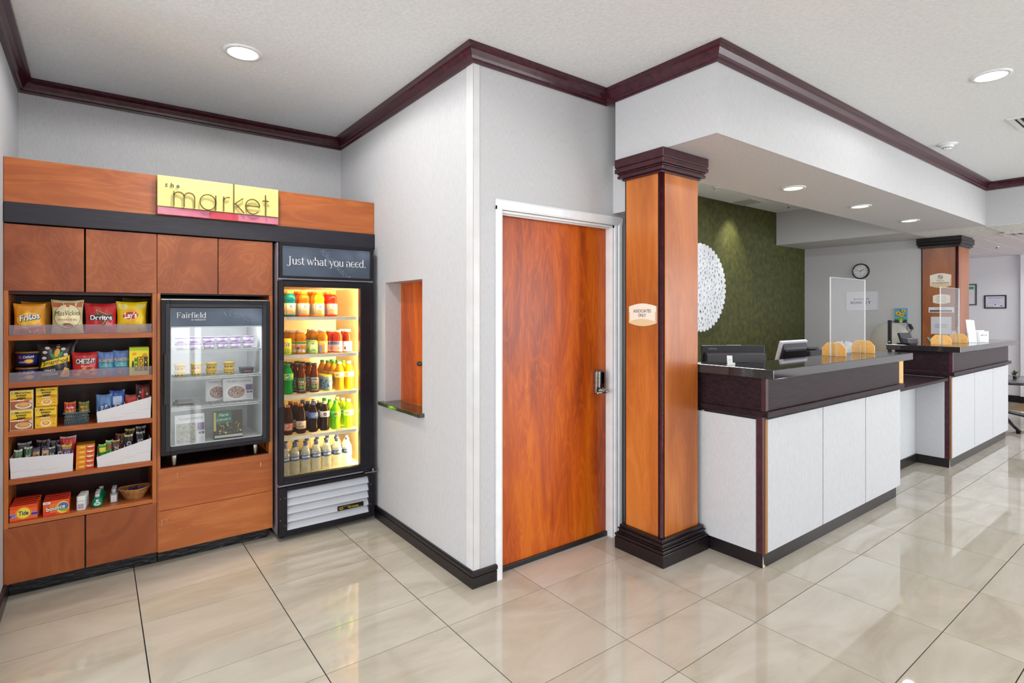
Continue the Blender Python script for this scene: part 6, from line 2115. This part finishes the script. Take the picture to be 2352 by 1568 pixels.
bb = thing('loyalty_board', 'white board with dark two-line lettering on the office wall under the clock', 'sign', (XW - .012, 3.195, 1.51))
build('board', MB().box(XW - .012, XW - .001, 3.003, 3.388, 1.512, 1.770), F('#d6d6e0', .35), bb)
build('board_edge', MB().box(XW - .013, XW - .010, 3.003, 3.006, 1.512, 1.770).box(XW - .013, XW - .010, 3.385, 3.388, 1.512, 1.770).box(XW - .013, XW - .010, 3.003, 3.388, 1.512, 1.515).box(XW - .013, XW - .010, 3.003, 3.388, 1.767, 1.770), F('#eeeef4', .3), bb)
pr = Print(face_x(XW - .0125, 3.388, 1.512))
pr.text('MARRIOTT', .190, .155, .020, '#3a3a48', w=.200, bold=.015)
pr.text('BONV', .130, .107, .036, '#262634', w=.155, bold=.03); pr.text('Y', .290, .107, .036, '#262634', w=.034, bold=.03)
pr.ell(.243, .114, .014, .014, '#262634', hole=.62); pr.rect(.226, .260, .089, .0935, '#262634')
pr.done(bb, 'board_lettering')

# round white table top, box, picture, pole
rt = thing('round_table_top', 'white round table top leaning against the office wall', 'table top', (8.55, 2.835, .861))
build('disc', ringx(MB(), 2.832, 1.100, [(.0001, 8.545), (.234, 8.545), (.236, 8.548), (.236, 8.566), (.234, 8.57), (.0001, 8.57)], 56), F('#c9c9c0', .45), rt)
sd = MB()
for k in range(14):
    a = 2 * PI * k / 14 + .1
    y, z = 2.832 + .222 * math.cos(a), 1.100 + .222 * math.sin(a)
    sd.prism([(y - .003, z - .003), (y + .003, z - .003), (y + .003, z + .003), (y - .003, z + .003)], 'x', 8.543, 8.5455)
build('rim_screws', sd, F('#33332f', .5), rt)
pl = thing('black_pole', 'black upright stand pole in front of the round white table top', 'pole', (8.33, 2.76, .861))
build('pole', MB().box(8.315, 8.345, 2.745, 2.785, .861, 1.378), M['black'], pl, bevel=.003)
build('hook_arm', MB().tube([(8.33, 2.745, 1.362), (8.33, 2.700, 1.362)], .005, 8), M['black'], pl)
build('knob', MB().tube([(8.315, 2.765, 1.095), (8.300, 2.765, 1.095)], .011, 12), F('#c8c8c8', .3, .5), pl)
bx = thing('white_box', 'white box behind the round table top carrying the flower picture', 'box', (8.52, 2.72, .861))
build('box_body', MB().box(8.575, 8.598, 2.655, 2.800, .861, 1.341), F('#b9b6bc', .5), bx, bevel=.002)
pr = Print(face_x(8.575, 2.800, .861)); pr.ell(.118, .46, .010, .008, '#5a6a60', hole=.5); pr.done(bx, 'box_print')
pc = thing('flower_picture', 'small picture of yellow flowers in a green vase standing on the white box', 'picture', (8.585, 2.72, 1.342))
build('canvas', MB().box(8.576, 8.594, 2.650, 2.792, 1.342, 1.536), F('#5a9cb4', .6), pc)
pr = Print(face_x(8.576, 2.792, 1.342))
pr.rect(0, .142, 0, .045, '#2a2a2c')
for (u, v, a, rot) in [(.10, .14, .02, .5), (.07, .16, .02, 2.2), (.12, .10, .02, -.3), (.03, .10, .02, 2.8)]:
    pr.ell(u, v, a, .006, '#2c6a4c', rot=rot)
pr.poly([(.040, .070), (.108, .070), (.102, .030), (.088, .010), (.062, .010), (.048, .030)], '#5aaa18'); pr.ell(.078, .036, .014, .018, '#8ad030'); pr.ell(.075, .012, .016, .007, '#c8dce0')
for (u, v, r_) in [(.045, .125, .030), (.108, .158, .024), (.088, .105, .026)]:
    for k in range(10):
        a = 2 * PI * k / 10
        pr.ell(u + r_ * .62 * math.cos(a), v + r_ * .62 * math.sin(a), r_ * .42, r_ * .2, '#e8c01c', rot=a, n=10, rings=1)
    pr.ell(u, v, r_ * .5, r_ * .5, '#d88a14'); pr.ell(u, v, r_ * .3, r_ * .3, '#6a3a14')
pr.done(pc, 'painted_flowers')
ad = thing('power_adapter', 'black power adapter hanging by its cord beside the flower picture', 'power adapter', (8.585, 2.60, 1.27))
build('adapter_body', MB().prism([(2.640, 1.318), (2.608, 1.330), (2.578, 1.268), (2.612, 1.255)], 'x', 8.566, 8.596), M['black'], ad, bevel=.003)
build('cord', MB().tube([(8.588, 2.655, 1.343), (8.585, 2.640, 1.335), (8.582, 2.626, 1.322)], .004, 6).tube([(8.582, 2.592, 1.262), (8.585, 2.605, 1.235), (8.588, 2.640, 1.215), (8.590, 2.655, 1.200)], .003, 6), M['black'], ad)

# lace-cut white disc on the green wall: scalloped sheet with real openings
cu = bpy.data.curves.new('lace_curve', 'CURVE')
cu.dimensions = '2D'
cu.fill_mode = 'BOTH'
cu.extrude = .012


def spl(pts):
    s_ = cu.splines.new('POLY')
    s_.points.add(len(pts) - 1)
    for p, q in zip(s_.points, pts):
        p.co = (q[0], q[1], 0, 1)
    s_.use_cyclic_u = True


RD = .535
P = []
rr = random.Random(6)
NT = 46
for k in range(NT):
    a0 = 2 * PI * k / NT
    am = rr.uniform(.022, .042)
    for i in range(7):
        q = i / 7
        P.append(((RD - am + am * 1.15 * math.sin(PI * q) ** .6) * math.cos(a0 + 2 * PI * q / NT), (RD - am + am * 1.15 * math.sin(PI * q) ** .6) * math.sin(a0 + 2 * PI * q / NT)))
spl(P)
holes = []
tries = 0
while len(holes) < 230 and tries < 9000:
    tries += 1
    a, r = rr.uniform(0, 2 * PI), .47 * math.sqrt(rr.uniform(0, 1))
    x, y, s_ = r * math.cos(a), r * math.sin(a), rr.uniform(.012, .030)
    if all(math.hypot(x - h[0], y - h[1]) > 1.25 * (s_ + h[2]) for h in holes):
        holes.append((x, y, s_))
        e, rot = rr.uniform(.4, .75), PI / 2 + rr.uniform(-.7, .7)
        spl([(x + s_ * math.cos(t_) * math.cos(rot) - s_ * e * math.sin(t_) * math.sin(rot), y + s_ * math.cos(t_) * math.sin(rot) + s_ * e * math.sin(t_) * math.cos(rot)) for t_ in [2 * PI * i / 12 for i in range(12)]])
tmpo = bpy.data.objects.new('lace_curve', cu)
col.objects.link(tmpo)
me = bpy.data.meshes.new_from_object(tmpo.evaluated_get(bpy.context.evaluated_depsgraph_get()))
bpy.data.objects.remove(tmpo)
bpy.data.curves.remove(cu)
mb = MB()
CX_, CZ_ = 5.838, 1.782
mb.add([(CX_ + v.co.x, 3.935 + v.co.z, CZ_ + v.co.y) for v in me.vertices], [tuple(p.vertices) for p in me.polygons])
bpy.data.meshes.remove(me)
wd_ = thing('wall_disc', 'large white scalloped disc with cut-out openings on the green wall', 'wall art', (CX_, 3.95, CZ_))
build('cut_sheet', mb, mottled('white_metal_lace', [(0.3, '#c6c9ce'), (0.7, '#d8dbe0')], 9, .5), wd_)
build('standoff', MB().box(CX_ - .1, CX_ - .08, 3.944, 3.98, CZ_ - .01, CZ_ + .01).box(CX_ + .28, CX_ + .30, 3.944, 3.98, CZ_ + .1, CZ_ + .12), M['steel'], wd_)

# ================================================================ FAR ROOM
ct = thing('framed_certificate', 'black framed certificate on the far wall', 'picture frame', (12.09, 2.47, 1.548))
fx = 12.1
def frame(t, y0, y1, z0, z1, w_, mat_, paper):
    build('frame', MB().box(fx - .02, fx, y1, y0, z0, z0 + w_).box(fx - .02, fx, y1, y0, z1 - w_, z1).box(fx - .02, fx, y0 - w_, y0, z0 + w_, z1 - w_).box(fx - .02, fx, y1, y1 + w_, z0 + w_, z1 - w_), mat_, t, bevel=.002)
    build('paper', MB().box(fx - .010, fx - .004, y1 + w_, y0 - w_, z0 + w_, z1 - w_), paper, t)
frame(ct, 2.612, 2.325, 1.548, 1.772, .018, F('#1c2428', .3), F('#d4d0e0', .5))
pr = Print(face_x(fx - .010, 2.594, 1.566))
pr.text('Certificate of Accomplishment', .126, .160, .016, '#5a5878', w=.205, bold=.02)
for q, ww in enumerate((.08, .15, .11, .19, .17)):
    pr.rect(.126 - ww / 2, .126 + ww / 2, .135 - .016 * q, .138 - .016 * q, '#a8a4bc')
pr.ell(.126, .048, .009, .009, '#3a384c'); pr.ell(.205, .026, .014, .010, '#6a5a9c'); pr.rect(.016, .02, .01, .045, '#4c4a68'); pr.rect(.016, .11, .010, .014, '#4c4a68')
pr.done(ct, 'certificate_print')
c2 = thing('framed_poster', 'grey framed notice half hidden by the far column', 'picture frame', (12.09, 2.86, 1.6))
frame(c2, 3.02, 2.712, 1.605, 1.972, .020, F('#55525a', .3), F('#dcdce4', .5))
pr = Print(face_x(fx - .010, 3.0, 1.625)); pr.rect(.02, .245, .255, .30, '#2ca45c'); pr.rect(.03, .22, .18, .183, '#b0b0b8'); pr.done(c2, 'poster_print')
tb = thing('side_table', 'dark topped pedestal side table behind the farther desk', 'table', (9.72, 1.93, 0))
build('table_top', MB().lathe([(.56, 0), (.575, .004), (.58, .016), (.575, .030), (.56, .034), (.0001, .034)], (9.72, 1.93, .565), 48), mottled('dark_table_top', [(0.3, '#4a444a'), (0.7, '#5c565c')], 6, .15), tb)
build('table_edge', MB().lathe([(.577, .001), (.583, .008), (.583, .024), (.577, .031)], (9.72, 1.93, .565), 48), F('#17141a', .2), tb)
build('pedestal', MB().lathe([(.035, .04), (.035, .566)], (9.72, 1.93, 0), 16), M['black'], tb)
for k in range(4):
    a = math.radians(203 + 90 * k)
    q = [(9.72 + r * math.cos(a), 1.93 + r * math.sin(a), z) for r, z in ((.03, .16), (.3, .10), (.62, .052), (.80, .040))]
    build('foot', MB().tube(q, [.024, .022, .018, .016], 8).tube([(q[-1][0], q[-1][1], .045), (q[-1][0], q[-1][1], 0)], [.026, .022], 10), M['black'], tb)
pp = thing('potted_plant', 'tiny green plant on the side table edge', 'plant', (9.80, 1.80, .599))
build('pot', MB().lathe([(.018, 0), (.024, .03), (.0001, .031)], (9.80, 1.80, .599), 14), M['black'], pp)
lf = MB()
rr = random.Random(8)
for k in range(26):
    a, e, L = rr.uniform(0, 6.28), rr.uniform(.3, 1.4), rr.uniform(.04, .075)
    d = (math.cos(a) * math.cos(e), math.sin(a) * math.cos(e), math.sin(e))
    b0 = (9.80 + rr.uniform(-.01, .01), 1.80 + rr.uniform(-.01, .01), .629 + rr.uniform(0, .04))
    s_ = (-math.sin(a) * .010, math.cos(a) * .010, 0)
    lf.add([b0, tuple(b0[i] + d[i] * L * .5 + s_[i] for i in range(3)), tuple(b0[i] + d[i] * L for i in range(3)), tuple(b0[i] + d[i] * L * .5 - s_[i] for i in range(3))], [(0, 1, 2, 3)])
build('leaves', lf, F('#4c5c30', .6), pp)
mt = thing('floor_mat', 'flat tan mat on the floor by the far wall', 'mat', (11.4, 1.6, 0))
build('mat', MB().box(11.1, 11.98, .4, 2.12, .0, .008), mottled('tan_mat', [(0.3, '#7c6338'), (0.7, '#927749')], 60, .8), mt)
